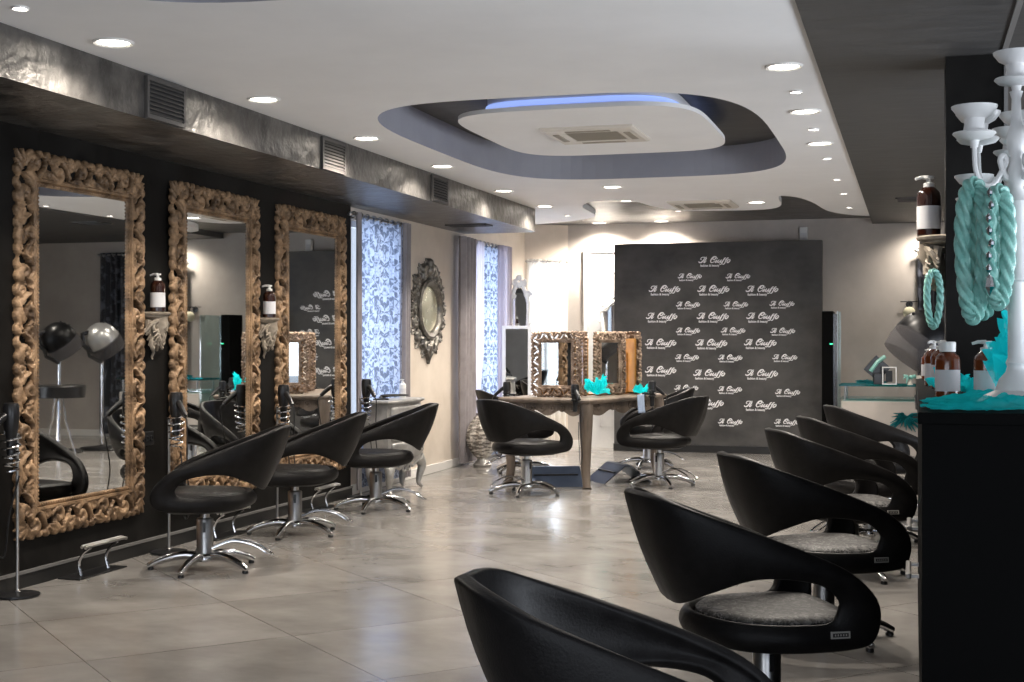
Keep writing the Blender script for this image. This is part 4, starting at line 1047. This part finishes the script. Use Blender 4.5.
again(tmr, (-2.64, 12.82, ZT), D2R(128), 'carved bronze mirror at the far right of the table showing its orange back')
again(tmr, (-2.96, 12.32, ZT), D2R(-68), 'carved bronze mirror edge-on behind the left table mirror')

def tulle(label, loc, rx, ry, h, seed, name='tulle_bunch', mat_=None, cat='fabric', fans=9):
    """crumpled net cloth: ruffled fans folding up and out of one gathered point"""
    R = random.Random(seed); mb = MB()
    for q in range(fans):
        a = 2 * PI * q / fans + R.uniform(-0.3, 0.3); lift = R.uniform(0.35, 1.0); spread = R.uniform(0.5, 0.8); p1, p2 = R.uniform(0, 6), R.uniform(0, 6); reach = R.uniform(0.7, 1.05)
        rows = []
        for j in range(13):
            u = j / 12; row = []
            for i in range(25):
                t = -1 + i / 12; ang = a + t * spread * (0.35 + 0.65 * u)
                rf = u * (0.10 * math.sin(7 * t + p1) + 0.06 * math.sin(15 * t + p2 + 3 * u) + 0.03 * math.sin(29 * t + p1))
                rad = reach * (u ** 0.8) * (1 - 0.35 * lift * u) + 0.6 * rf
                z = h * (lift * math.sin(min(u * 1.25, 1.0) * PI / 2) * (1 - 0.55 * t * t) + 0.55 * rf + 0.10 * (1 - u)) 
                row.append((rx * rad * math.cos(ang), ry * rad * math.sin(ang), max(z, 0.003)))
            rows.append(row)
        mb.grid(rows)
    o = mb.build(name, mat_ or M_tulle); o.location = loc
    return tag(o, label, cat)
tulle('turquoise tulle bunch on the table between the mirrors', (-2.755, 11.98, ZT), 0.15, 0.11, 0.20, 1, fans=14)
tulle('small turquoise tulle bunch at the right end of the table', (-2.475, 12.60, ZT), 0.11, 0.08, 0.10, 2)
# dryers and rests at the table edges
def clamp_holder(label, lab2, loc, rz):
    t = thing('dryer_holder', label, 'dryer holder', loc, rz)
    MB().box(-0.05, 0.02, -0.02, 0.02, 0.0, 0.02).box(-0.05, -0.04, -0.02, 0.02, -0.06, 0.0).build('clamp', M_blackpl, t, smooth=False)
    pts = [(0.045 + 0.036 * math.cos(2 * PI * 3 * k / 60), 0.036 * math.sin(2 * PI * 3 * k / 60), -0.03 + 0.08 * k / 60) for k in range(61)]
    MB().sweep(pts, 0.006, n=6).build('spiral_holder', M_blackpl, t)
    c, s_ = math.cos(rz), math.sin(rz)
    again(hd, (loc[0] + 0.045 * c, loc[1] + 0.045 * s_, loc[2] + 0.07), rz + 0.4, lab2, 'hair dryers at the mirror table', (0.9, 0.9, 0.9))
pa = TC + sd * 0.12 - ld * 0.02
clamp_holder('black dryer holder clamped at the near corner of the table', 'black hair dryer hanging at the near table corner', (pa.x, pa.y - 0.03, .792), -1.4)
pa = TC + ld * 1.12 - sd * 0.03
clamp_holder('black dryer holder clamped at the right edge of the table', 'black hair dryer at the right table edge before the backdrop', (pa.x, pa.y, .792), -0.1)
pa = TC + sd * (TS + 0.03) + ld * 0.25
clamp_holder('black dryer holder clamped at the left edge of the table', 'black hair dryer at the left table edge near the drapes', (pa.x, pa.y, .792), 2.9)
# towel hanging on the table's right edge
t = thing('hand_towel', 'pale blue towel hanging over the right edge of the table', 'towel', (TC.x + ld.x * 0.95 + 0.035, TC.y + ld.y * 0.95, 0.0), trot)
rows = []
for j in range(13):
    v = j / 12; rows.append([(-0.07 + 0.14 * k / 12, -0.004 + 0.012 * math.sin(k * 1.1 + v * 2) * v - 0.02 * v, .80 - 0.17 * v) for k in range(13)])
o = MB().grid(rows).build('cloth', M_towel, t); o.modifiers.new('t', 'SOLIDIFY').thickness = 0.006
# tent-shaped foot plates under the table
def foot_tent(label, loc, rz, w, mat_):
    t = thing('tent_footrest', label, 'footrest', loc, rz, 'tent-shaped foot plates under the table')
    poly = [(-0.24, 0.0), (-0.03, 0.165), (0.03, 0.165), (0.24, 0.0), (0.225, 0.0), (0.026, 0.153), (-0.026, 0.153), (-0.225, 0.0)]
    mb = MB().prism(poly, -w / 2, w / 2, M=Matrix(((1, 0, 0, 0), (0, 0, 1, 0), (0, 1, 0, 0), (0, 0, 0, 1)))); mb.build('bent_plate', mat_, t, smooth=False)
    r_ = MB()
    for x in (-0.12, 0.12):
        z = 0.094 * 1.05 + 0.004
        r_.box(x - 0.01, x + 0.01, -w / 2 + 0.03, w / 2 - 0.03, z - 0.012, z + 0.002)
    r_.build('grip_strips', M_blackpl, t, smooth=False)
    return t
foot_tent('blue-grey tent-shaped foot plate under the near left of the table', (-3.12, 11.85, 0), D2R(112), 0.46, M_blue)
foot_tent('dark tent-shaped foot plate under the right of the table', (-2.62, 12.30, 0), D2R(35), 0.44, M_darksteel)

# ------------------------------------------------------------------ backdrop with lettering
def logo_mesh():
    K = 1 / 940.0                                     # one unit = width of the lettering
    def nib(t): return t
    V = []; F = []
    def ribbon(pts, w0, wm, w1, n=26):
        P = spline(pts, n); L_ = []; R_ = []
        for i, p in enumerate(P):
            a = P[max(i - 1, 0)]; b = P[min(i + 1, n)]; d = np.array(b) - np.array(a); ln = np.linalg.norm(d) or 1.0
            nx, ny = -d[1] / ln, d[0] / ln; t = i / n
            w = (w0 + (wm - w0) * t * 2 if t < 0.5 else wm + (w1 - wm) * (2 * t - 1)) * 0.62 + 1.5
            L_.append((p[0] + nx * w, p[1] + ny * w)); R_.append((p[0] - nx * w, p[1] - ny * w))
        o = len(V)
        for l, r_ in zip(L_, R_): V.append(l); V.append(r_)
        for i in range(n): F.append((o + 2 * i, o + 2 * i + 1, o + 2 * i + 3, o + 2 * i + 2))
    def dot(x, y, r_):
        o = len(V)
        for k in range(12): V.append((x + r_ * math.cos(2 * PI * k / 12), y + r_ * math.sin(2 * PI * k / 12)))
        F.append(tuple(range(o, o + 12)))
    ribbon([(128, 135), (98, 128), (100, 95), (135, 66), (190, 60), (240, 66), (280, 54)], 10, 16, 8)
    ribbon([(232, 64), (200, 110), (165, 165), (122, 206), (80, 220), (45, 212), (36, 196)], 16, 30, 14); dot(40, 194, 15)
    ribbon([(268, 80), (240, 125), (205, 180), (188, 212), (205, 222), (232, 200), (264, 160)], 20, 24, 6)
    ribbon([(472, 92), (452, 115), (470, 137), (510, 125), (546, 88), (545, 58), (508, 52), (455, 72), (405, 130), (385, 185), (408, 222), (455, 215), (495, 190), (525, 155)], 12, 30, 8, 44)
    dot(583, 100, 17)
    ribbon([(578, 142), (550, 180), (522, 212), (540, 224), (590, 180)], 20, 22, 6)
    ribbon([(596, 175), (640, 138), (610, 180), (594, 212), (620, 222), (660, 195), (706, 142)], 6, 24, 12)
    ribbon([(708, 140), (682, 182), (672, 214), (700, 216), (762, 150)], 20, 22, 6)
    ribbon([(838, 104), (820, 90), (792, 108), (756, 170), (716, 248), (680, 280), (646, 268)], 12, 24, 12); dot(648, 264, 13)
    ribbon([(918, 104), (900, 90), (872, 108), (836, 170), (796, 248), (760, 280), (726, 268)], 12, 24, 12)
    ribbon([(742, 142), (810, 140), (886, 142)], 7, 8, 7)
    ribbon([(942, 142), (905, 150), (868, 195), (876, 228), (916, 218), (956, 172), (950, 142), (930, 142)], 14, 26, 12, 34)
    V2 = [((x - 495) * K, (165 - y) * K, 0.0) for x, y in V]
    mb = MB().add(V2, F)
    cu = bpy.data.curves.new('tagline', 'FONT'); cu.body = 'fashion & beauty'; cu.size = 0.098; cu.align_x = 'LEFT'; cu.offset = 0.0025
    to = bpy.data.objects.new('tagline', cu); COL.objects.link(to)
    dg = bpy.context.evaluated_depsgraph_get(); tme = bpy.data.meshes.new_from_object(to.evaluated_get(dg))
    xs = [v.co.x for v in tme.vertices]; sc = 0.60 / (max(xs) - min(xs))
    mb.add([((v.co.x - min(xs)) * sc - 0.44, v.co.y * 1.0 - 0.185, 0.0) for v in tme.vertices], [tuple(p.vertices) for p in tme.polygons])
    bpy.data.objects.remove(to); bpy.data.meshes.remove(tme)
    me = bpy.data.meshes.new('logo'); me.from_pydata(mb.v, [], mb.f); me.materials.append(M_logo); me.update()
    return me
bd = thing('backdrop_panel', 'charcoal free-standing backdrop panel covered with white script lettering', 'backdrop', (0, 15.70, 0))
MB().box(-3.40, -0.99, 0.0, 0.12, 0.0, 2.449).build('board', M_panel, bd, smooth=False, bevel=0.004)
MB().box(-3.405, -0.985, -0.015, 0.0, 0.0, 0.085).build('skirting', M_skirt, bd, smooth=False)
LG = logo_mesh()
bigs = [(-2.212, 2.244), (-2.797, 1.915), (-2.224, 1.909), (-1.666, 1.902), (-2.831, 1.597), (-2.232, 1.594), (-1.658, 1.591), (-2.843, 1.287), (-2.248, 1.283), (-1.686, 1.287), (-2.843, 0.965), (-2.273, 0.931), (-1.67, 0.935), (-2.289, 0.587), (-1.686, 0.575)]
smalls = [(-2.499, 2.064), (-1.94, 2.056), (-2.52, 1.735), (-1.964, 1.731), (-1.439, 1.735), (-2.52, 1.431), (-1.996, 1.43), (-1.431, 1.424), (-2.532, 1.119), (-2.029, 1.116), (-1.407, 1.122), (-2.54, 0.761), (-2.033, 0.75), (-1.376, 0.724), (-2.029, 0.375), (-1.387, 0.382)]
for lst, w_ in ((bigs, 0.37), (smalls, 0.28)):
    for x, z in lst:
        o = bpy.data.objects.new('logo', LG); COL.objects.link(o); o.parent = bd; o.location = (x, -0.002, z - 0.01); o.rotation_euler = (PI / 2, 0, 0); o.scale = (w_, w_, w_)
# emergency light on the wall above the backdrop
t = thing('emergency_light', 'small white box lamp on the wall above the backdrop', 'lamp', (-1.225, YB, 2.46), 0)
MB().box(-0.045, 0.045, -0.06, 0, 0, 0.17).build('housing', M_pump, t, smooth=False, bevel=0.008)
MB().box(-0.035, 0.035, -0.064, -0.06, 0.02, 0.10).build('lens', M_label, t, smooth=False)

# ------------------------------------------------------------------ mirrors and panels at the far left
t = thing('standing_mirror', 'white-framed leaning mirror behind the left end of the mirror table', 'mirror', (-4.25, 14.5, 0), D2R(9))
fr_ = MB(); w, h, e = 0.33, 1.47, 0.035
for a in ((-w / 2, -w / 2 + e, 0, h), (w / 2 - e, w / 2, 0, h), (-w / 2 + e, w / 2 - e, 0, e), (-w / 2 + e, w / 2 - e, h - e, h)): fr_.box(a[0], a[1], -0.02, 0.02, a[2], a[3])
fr_.build('frame', M_whitelac, t, smooth=False, bevel=0.004)
MB().box(-w / 2 + e, w / 2 - e, -0.008, 0.0, e, h - e).build('mirror_glass', M_mirror, t, smooth=False)
MB().sweep([(0, 0.02, 1.2), (0, 0.22, 0.01)], 0.012, n=8).build('rear_leg', M_whitelac, t)
def ornate(label, loc, rz, w, h, bottom=0.0):
    t = thing('ornate_mirror', label, 'mirror', loc, rz)
    st = []; fw = 0.075
    for sx in (-1, 1):
        st.append(stroke([(sx * (w / 2 - 0.03), 0.03), (sx * (w / 2 - 0.02), h * 0.3), (sx * (w / 2 - 0.03), h * 0.6), (sx * (w / 2 - 0.02), h * 0.86)], 0.026, 0.026, 0.01, n=60))
        st.append(stroke([(sx * (w / 2 - 0.02), h * 0.86), (sx * w * 0.30, h * 0.91), (sx * w * 0.12, h * 0.965), (0, h * 0.95)], 0.026, 0.026, 0.012, n=40))
        st.append(stroke(spiral(sx * w * 0.40, h * 0.90, 0.05, 0.008, 0, sx * 1.3), 0.018, 0.012, 0.02)); st.append(stroke(spiral(sx * w * 0.16, h * 0.97, 0.045, 0.008, 1, -sx * 1.3), 0.016, 0.012, 0.02))
        for k in range(6): st.append(stroke([(sx * (w / 2 - 0.02), h * (0.08 + 0.13 * k)), (sx * (w / 2 + 0.015), h * (0.10 + 0.13 * k)), (sx * (w / 2 + 0.03), h * (0.125 + 0.13 * k))], 0.018, 0.008, 0.008))
    st.append(stroke([(-w / 2, 0.03), (0, 0.025), (w / 2, 0.03)], 0.026, 0.026, 0.01, n=60)); st.append([(0, h * 1.0, 0.04, 0.01)])
    me = carve(st, [], [], 0.008, 'carved_frame', [M_whitelac])
    o = bpy.data.objects.new('carved_frame', me); COL.objects.link(o); o.parent = t; o.rotation_euler = (PI / 2, 0, 0)
    g = [(-w / 2 + 0.03, -0.008, 0.03), (w / 2 - 0.03, -0.008, 0.03), (w / 2 - 0.03, -0.008, h * 0.86), (w * 0.25, -0.008, h * 0.92), (0, -0.008, h * 0.95), (-w * 0.25, -0.008, h * 0.92), (-w / 2 + 0.03, -0.008, h * 0.86)]
    MB().add(g, [tuple(range(7))]).build('mirror_glass', M_mirror, t, smooth=False)
    return t
ornate('white ornate crested standing mirror behind the white-framed mirror', (-4.36, 14.98, 0.0), D2R(8), 0.25, 2.03)
ornate('white ornate mirror on the white door half hidden by the backdrop', (-3.40, YB - 0.052, 0.70), 0, 0.50, 1.12)

# ------------------------------------------------------------------ right side: tower, glass desk, hood dryers
t = thing('display_tower', 'slim black tower with green light beside the backdrop', 'cabinet', (-0.89, 15.45, 0))
MB().box(-0.075, 0.045, -0.18, 0.18, 0.0, 1.63).build('body', M_black, t, smooth=False, bevel=0.006)
MB().box(0.045, 0.075, -0.16, 0.16, 0.02, 1.60).build('glass_door', M_visor, t, smooth=False)
MB().box(0.01, 0.042, -0.184, -0.18, 1.26, 1.275).build('indicator_light', M_green, t, smooth=False)
t = thing('reception_desk', 'beige reception desk with a turquoise glass top at the back right', 'desk', (0.0, 14.9, 0))
MB().box(-0.74, 0.62, 0.0, 0.5, 0.0, 0.66).build('body', M_plaster2, t, smooth=False, bevel=0.01)
MB().box(-0.76, 0.64, -0.04, 0.52, 0.815, 0.835).build('glass_top', M_turqglass, t, smooth=False, bevel=0.003)
MB().box(-0.75, 0.63, -0.02, 0.51, 0.675, 0.69).build('glass_shelf', M_glassdesk, t, smooth=False)
for x in (-0.70, 0.58):
    for y in (0.03, 0.45): MB().sweep([(x, y, 0.66), (x, y, 0.815)], 0.012, n=10).build('post', M_steel, t)
MB().box(-0.785, -0.77, -0.04, 0.50, 0.0, 1.62).build('glass_side', M_glassdesk, t, smooth=False)
DZ = 0.835
tulle('thin teal tulle spread on the reception glass top', (-0.42, 15.02, DZ), 0.26, 0.10, 0.05, 5, mat_=M_tulledim)
t = thing('gift_box', 'black and teal boxed card set propped on the reception desk', 'box', (-0.37, 15.0, DZ), 0.15)
MB().box(-0.10, 0.10, -0.02, 0.03, 0.10, 0.30, M=Matrix.Rotation(0.0, 4, 'Y') @ Matrix.Translation((0, 0, 0.17)) @ Matrix.Rotation(0.72, 4, 'Y') @ Matrix.Translation((0, 0, -0.2))).build('card', M_blackpl, t, smooth=False)
MB().sweep([(-0.07, -0.03, 0.14), (0, -0.04, 0.24), (0.08, -0.03, 0.30)], 0.022, n=8).build('ribbon', M_teal, t)
MB().box(-0.04, 0.07, -0.06, 0.05, 0.0, 0.12).build('stand_block', M_blackpl, t, smooth=False, bevel=0.004)
t = thing('price_stand', 'white frame stand holding a dark card on the reception desk', 'sign holder', (-0.24, 14.93, DZ), 0)
f_ = MB()
for a in ((-0.075, -0.063, 0, 0.19), (0.063, 0.075, 0, 0.19), (-0.063, 0.063, 0.178, 0.19), (-0.063, 0.063, 0, 0.012)): f_.box(a[0], a[1], -0.01, 0.01, a[2], a[3])
f_.build('frame', M_whitelac, t, smooth=False); MB().box(-0.04, 0.03, -0.006, 0.0, 0.03, 0.15).build('card', M_blackpl, t, smooth=False)
for i, x in enumerate((0.08, 0.19)):
    t = thing('hair_clip', 'small dark hair clip on ivory card on the reception desk, %s' % ('left one' if i == 0 else 'right one'), 'hair clip', (x, 14.93, DZ), 0, 'hair clips on cards')
    MB().prism([(-0.045, 0), (0.045, 0), (0.045, 0.10), (-0.045, 0.10)], -0.006, 0.004, M=Matrix(((1, 0, 0, 0), (0, 0, 1, 0), (0, 1, 0, 0), (0, 0, 0, 1)))).build('card', M_shoe, t, smooth=False)
    MB().sweep([(-0.03, -0.012, 0.035), (-0.01, -0.016, 0.06), (0.012, -0.016, 0.062), (0.032, -0.012, 0.04)], 0.012, n=8).build('clip', M_blackpl, t)
t = thing('teal_flower', 'teal fabric flower ornament on the reception desk between cards', 'ornament', (-0.03, 14.95, DZ), 0)
mb = MB()
for k in range(9): mb.sweep([(0, 0, 0.06), (0.05 * math.cos(k * 0.7), 0.03 * math.sin(k * 0.7), 0.09), (0.075 * math.cos(k * 0.7), 0.03 * math.sin(k * 0.7), 0.06 + 0.05 * math.sin(k * 1.9))], lambda q: 0.022 * math.sin(PI * min(q + 0.15, 0.95)), n=7)
mb.build('petals', M_teal, t); MB().lathe([(0.0001, 0), (0.03, 0), (0.02, 0.03), (0.012, 0.06)], n=12).build('foot', M_shoe, t)
# feather duster hanging on the desk front
t = thing('feather_pompom', 'dark teal feather pompom on a black hook on the desk front', 'ornament', (-0.08, 14.9, 0.47), 0)
mb = MB(); R = random.Random(4)
for k in range(60):
    a = R.uniform(0, 2 * PI); e_ = R.uniform(-0.8, 0.8); ln = R.uniform(0.10, 0.19)
    d = Vector((math.cos(a) * math.cos(e_) * 1.2, -abs(math.sin(a)) * 0.35 - 0.02, math.sin(e_) - 0.1))
    mb.sweep([(0, -0.02, 0), tuple(d * ln * 0.55 + Vector((0, -0.02, 0.01))), tuple(d * ln + Vector((0, -0.02, -0.02)))], lambda q: 0.016 * (1 - q) + 0.003, n=5)
mb.build('feathers', M_tulledim, t); MB().box(0.08, 0.20, -0.045, 0.0, -0.01, 0.06).build('hook_block', M_blackpl, t, smooth=False, bevel=0.005)

def make_hood(label, loc, rz, shellmat, group):
    t = thing('hood_dryer', label, 'hood dryer', loc, rz, group)
    MB().lathe([(0.0001, 0), (0.26, 0), (0.27, 0.012), (0.25, 0.03), (0.04, 0.05), (0.03, 0.06)], n=28).build('base', M_blackpl, t)
    MB().sweep([(0, 0, 0.05), (0, 0, 1.06)], 0.018, n=10).build('pole', M_chrome, t)
    Mh = Matrix.Translation((0.0, 0, 1.32)) @ Matrix.Rotation(D2R(38), 4, 'Y')
    h_ = MB().lathe([(0.0001, 0.20), (0.08, 0.19), (0.15, 0.14), (0.19, 0.06), (0.205, -0.03), (0.200, -0.05), (0.185, -0.03), (0.17, 0.05), (0.12, 0.12), (0.0001, 0.15)], n=28, M=Mh); h_.build('hood_shell', shellmat, t)
    v_ = MB().lathe([(0.204, -0.03), (0.206, -0.10), (0.195, -0.19)], n=28, M=Mh); v_.build('visor', M_hoodvisor, t)
    n_ = MB().sweep([tuple(Mh @ Vector(p)) for p in ((0.06, 0, 0.16), (0.16, 0, 0.20), (0.23, 0, 0.10), (0.21, 0, -0.02))], 0.028, n=10); n_.sweep([(0, 0, 1.04), (0.16, 0, 1.12), tuple(Mh @ Vector((0.21, 0, 0.04)))], 0.022, n=8); n_.build('support_arm', M_blackpl, t)
    k_ = MB()
    for q in range(3): k_.blob(tuple(Mh @ Vector((-0.12 - 0.03 * q, -0.05, 0.165 - 0.045 * q))), 0.012, n=8)
    k_.build('knobs', M_blackpl, t)
    return t
h0 = make_hood('black hood dryer with smoked visor behind the counter bottles', (0.075, 9.86, 0), D2R(20), M_hoodblack, 'hood dryers')
again(h0, (0.58, 13.6, 0), D2R(-60), 'black hood dryer at the back seen only in the nearest mirror')
h1 = make_hood('silver hood dryer on a stand seen only in the nearest mirror', (0.35, 14.12, 0), D2R(-60), M_silvhood, 'hood dryers')
t = thing('wall_lamp', 'small cream globe lamp on a black scroll arm on the back wall', 'lamp', (-0.04, YB, 1.62))
MB().blob((0, -0.16, 0), 0.07, n=18).build('globe', M_yellow, t)
w_ = MB(); w_.sweep([tuple(p) for p in spline([(0.0, 0.0, 0.10), (0, -0.10, 0.13), (0, -0.16, 0.11), (0, -0.16, 0.068)], 16)], 0.007, n=7); w_.sweep([(-0.10, -0.04, 0.13), (0.10, -0.04, 0.13)], 0.005, n=6); w_.build('scroll_arm', M_blackpl, t)
MB().lathe([(0.04, 0), (0.04, 0.01), (0.0001, 0.014)], n=16, M=Matrix.Rotation(PI / 2, 4, 'X'), c=(0, 0, 0.10)).build('wall_plate', M_blackpl, t)
# dark round table by the hoods, seen in the nearest mirror
t = thing('round_table', 'black round table by the hood dryers seen in the nearest mirror', 'table', (0.31, 13.2, 0))
MB().lathe([(0.0001, .80), (0.29, .80), (0.30, .785), (0.29, .66), (0.0001, .66)], n=32).build('table_top', M_blackpl, t)
for k in range(3):
    a = 2 * PI * k / 3; MB().sweep([(0.05 * math.cos(a), 0.05 * math.sin(a), .66), (0.08 * math.cos(a), 0.08 * math.sin(a), .4), (0.20 * math.cos(a), 0.20 * math.sin(a), .01)], 0.014, n=8).build('leg', M_chrome, t)

# ------------------------------------------------------------------ counter in the foreground
def counter(label, x0, x1, y0, y1, h):
    t = thing('styling_counter', label, 'counter', ((x0 + x1) / 2, (y0 + y1) / 2, 0))
    w, d = (x1 - x0) / 2, (y1 - y0) / 2
    MB().box(-w + 0.01, w - 0.01, -d + 0.01, d - 0.01, 0.06, h - 0.03).build('body', M_black, t, smooth=False)
    MB().box(-w + 0.03, w - 0.03, -d + 0.03, d - 0.03, 0.0, 0.06).build('plinth', M_blackpl, t, smooth=False)
    MB().box(-w, w, -d, d, h - 0.03, h).build('top', M_black, t, smooth=False, bevel=0.003)
    return t
counter('tall black counter in the right foreground under the white candelabra', 0.012, 1.05, 3.56, 6.73, 1.12)
counter('tall black counter continuing behind the dark pillar', 0.15, 0.70, 7.07, 9.3, 1.12)
gfb = 'chrome foot bars on the counter side'
def foot_bar(label, y):
    t = thing('wall_footrest', label, 'footrest', (0.012, y, 0.40), 0, gfb)
    MB().box(-0.04, -0.018, -0.16, 0.16, 0.004, 0.026).build('bar', M_steel, t, smooth=False, bevel=0.006)
    for s_ in (-0.14, 0.14): MB().box(-0.02, 0.010, s_ - 0.01, s_ + 0.01, 0.008, 0.020).build('arm', M_steel, t, smooth=False)
    return t
fb = foot_bar('chrome foot bar on the counter side by the third right chair', 5.45)
again(fb, (0.012, 6.5, 0.44), 0, 'chrome foot bar on the counter side by the fourth right chair', gfb)

CZ = 1.12
ga = 'amber bottles on the counter'
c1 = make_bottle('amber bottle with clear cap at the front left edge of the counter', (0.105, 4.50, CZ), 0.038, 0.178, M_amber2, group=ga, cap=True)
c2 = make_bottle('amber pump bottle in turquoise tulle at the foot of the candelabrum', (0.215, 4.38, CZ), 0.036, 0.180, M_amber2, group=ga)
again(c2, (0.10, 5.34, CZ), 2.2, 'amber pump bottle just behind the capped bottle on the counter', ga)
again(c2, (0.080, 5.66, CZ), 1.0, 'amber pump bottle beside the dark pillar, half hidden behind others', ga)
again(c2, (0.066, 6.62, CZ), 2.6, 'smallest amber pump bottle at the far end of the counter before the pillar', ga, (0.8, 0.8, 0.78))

# turquoise tulle laid over the counter and heaped round the candelabrum
def runner(label, x0, x1, y0, y1, z, h, seed, nx=60, ny=44):
    R = random.Random(seed); ph = [R.uniform(0, 6) for _ in range(8)]; rows = []
    for j in range(ny + 1):
        row = []
        for i in range(nx + 1):
            u, v = i / nx, j / ny; x = x0 + (x1 - x0) * u; y = y0 + (y1 - y0) * v
            e = min(1, 6 * u, 6 * (1 - u), 6 * v, 6 * (1 - v))
            zz = h * (0.5 + 0.25 * math.sin(23 * x + ph[0] + 5 * y) + 0.25 * math.sin(41 * y + ph[1] - 17 * x) + 0.35 * abs(math.sin(47 * x + 31 * y + ph[2])) + 0.2 * abs(math.sin(83 * x - 37 * y + ph[5]))) * (0.25 + 0.75 * e)
            row.append((x + 0.012 * math.sin(17 * y + ph[3]), y + 0.012 * math.sin(19 * x + ph[4]), z + 0.002 + max(zz, 0)))
        rows.append(row)
    o = MB().grid(rows).build('tulle_runner', M_tulle); return tag(o, label, 'fabric')
runner('crumpled turquoise tulle spread over the foreground counter', 0.03, 1.0, 3.58, 4.35, CZ, 0.026, 3, 130, 90)
tulle('big turquoise tulle heap around the foot of the front candelabrum', (0.355, 4.14, CZ), 0.18, 0.15, 0.30, 8, fans=18)
tulle('turquoise tulle bunch behind the capped amber bottle', (0.12, 4.93, CZ), 0.09, 0.16, 0.10, 9)
tulle('low turquoise tulle tuft behind the two front amber bottles', (0.165, 4.66, CZ + 0.004), 0.09, 0.10, 0.08, 12)

# candelabra
def make_candelabrum(label, loc, hub, n, a0, group):
    t = thing('candelabrum', label, 'candelabrum', loc, 0, group)
    H_ = hub
    s_ = MB().lathe([(0.0001, 0), (0.105, 0), (0.11, 0.012), (0.085, 0.030), (0.055, 0.045), (0.045, 0.075), (0.028, 0.095), (0.024, 0.11), (0.028, 0.12), (0.022, 0.135), (0.022, H_ * 0.52), (0.030, H_ * 0.53), (0.030, H_ * 0.545), (0.024, H_ * 0.56), (0.030, H_ * 0.80), (0.036, H_ * 0.86), (0.024, H_ * 0.89), (0.018, H_ * 0.92), (0.026, H_ * 0.955), (0.022, H_), (0.014, H_ + 0.03), (0.024, H_ + 0.055), (0.026, H_ + 0.085), (0.014, H_ + 0.13), (0.012, H_ + 0.19), (0.018, H_ + 0.21)], n=22)
    s_.build('stem', M_whitelac, t)
    def cup(c, parent):
        MB().lathe([(0.010, -0.02), (0.014, 0.0), (0.048, 0.008), (0.058, 0.018), (0.056, 0.022), (0.030, 0.022), (0.026, 0.045), (0.028, 0.060), (0.046, 0.070), (0.060, 0.088), (0.061, 0.094), (0.056, 0.094), (0.040, 0.080), (0.0001, 0.072)], c=c, n=24).build('candle_cup', M_whitelac, parent)
    cup((0, 0, H_ + 0.225), t)
    for a in [a0 + D2R(q) for q in (0, -55, -120, 165, 115)][:n]:
        ca, sa = math.cos(a), math.sin(a)
        prof = spline([(0.018, H_ - 0.03), (0.032, H_ - 0.02), (0.045, H_ + 0.02), (0.036, H_ + 0.035), (0.028, H_ + 0.018), (0.042, H_ - 0.012), (0.065, H_ - 0.045), (0.095, H_ - 0.045), (0.114, H_ - 0.005), (0.118, H_ + 0.06)], 36)
        arm = MB().sweep([(p[0] * ca, p[0] * sa, p[1]) for p in prof], lambda q: 0.0085 - 0.0015 * q, n=8).build('arm', M_whitelac, t)
        cup((0.118 * ca, 0.118 * sa, H_ + 0.075), arm)
    return t
gc = 'white candelabra on the counter'
make_candelabrum('white candelabrum with hanging teal cords in the right foreground', (0.272, 3.95, CZ), 0.655, 5, D2R(200), gc)
make_candelabrum('second white candelabrum farther back on the counter, partly hidden', (0.305, 4.62, CZ), 0.545, 5, D2R(190), gc)

# teal twisted cords hanging from the front candelabrum's arm
def hank(label, top, w, drop, r_, seed, ax):
    R = random.Random(seed); pts = []
    c, s_ = math.cos(ax), math.sin(ax)
    for k in range(241):
        q = 2 * PI * k / 240; x = w * math.sin(q) * (1 + 0.2 * math.cos(q)); z = -drop * 0.5 * (1 - math.cos(q)) 
        pts.append((top[0] + x * c, top[1] + x * s_, top[2] + z))
    o = MB().sweep(pts[:-1], r_, n=24, lobes=4, twist=62, depth=0.55, closed=True).build('twisted_cord', M_teal)
    return tag(o, label, 'cord', 'teal cords hung on ornaments')
ARM = Vector((0.256 + 0.085 * math.cos(D2R(200)), 3.95 + 0.085 * math.sin(D2R(200)), 1.742))
hank('thick teal twisted cord loop hanging nearest on the candelabrum arm', (ARM.x - 0.018, ARM.y - 0.02, ARM.z - 0.012), 0.029, 0.365, 0.018, 1, 0.2)
hank('thick teal twisted cord loop hanging on the candelabrum by its stem', (ARM.x + 0.046, ARM.y - 0.045, ARM.z - 0.035), 0.026, 0.305, 0.017, 2, 0.2)
hank('short teal twisted cord loop hanging behind the other two', (ARM.x + 0.012, ARM.y + 0.035, ARM.z - 0.03), 0.028, 0.335, 0.017, 3, -0.2)
hank('small teal twisted cord loop hanging under the pillar bracket', (0.094, 6.74, 1.63), 0.030, 0.26, 0.014, 4, 0.1)
# crystal drop chain by the cords
t = thing('crystal_pendant', 'clear crystal drop chain hanging among the teal cords', 'ornament', (0.197, 3.835, 1.70))
for k in range(7):
    MB().lathe([(0.0001, -0.016), (0.009, -0.006), (0.009, 0.002), (0.0001, 0.012)], c=(0.004 * math.sin(k * 2), 0, -0.034 * k), n=8).build('crystal_bead', M_chrome, t, smooth=False)
MB().lathe([(0.0001, -0.06), (0.016, -0.035), (0.010, -0.01), (0.0001, 0.0)], c=(0, 0, -0.22), n=8).build('drop', M_chrome, t, smooth=False)
print('objects', len(bpy.data.objects), 'faces', sum(len(m.polygons) for m in bpy.data.meshes))
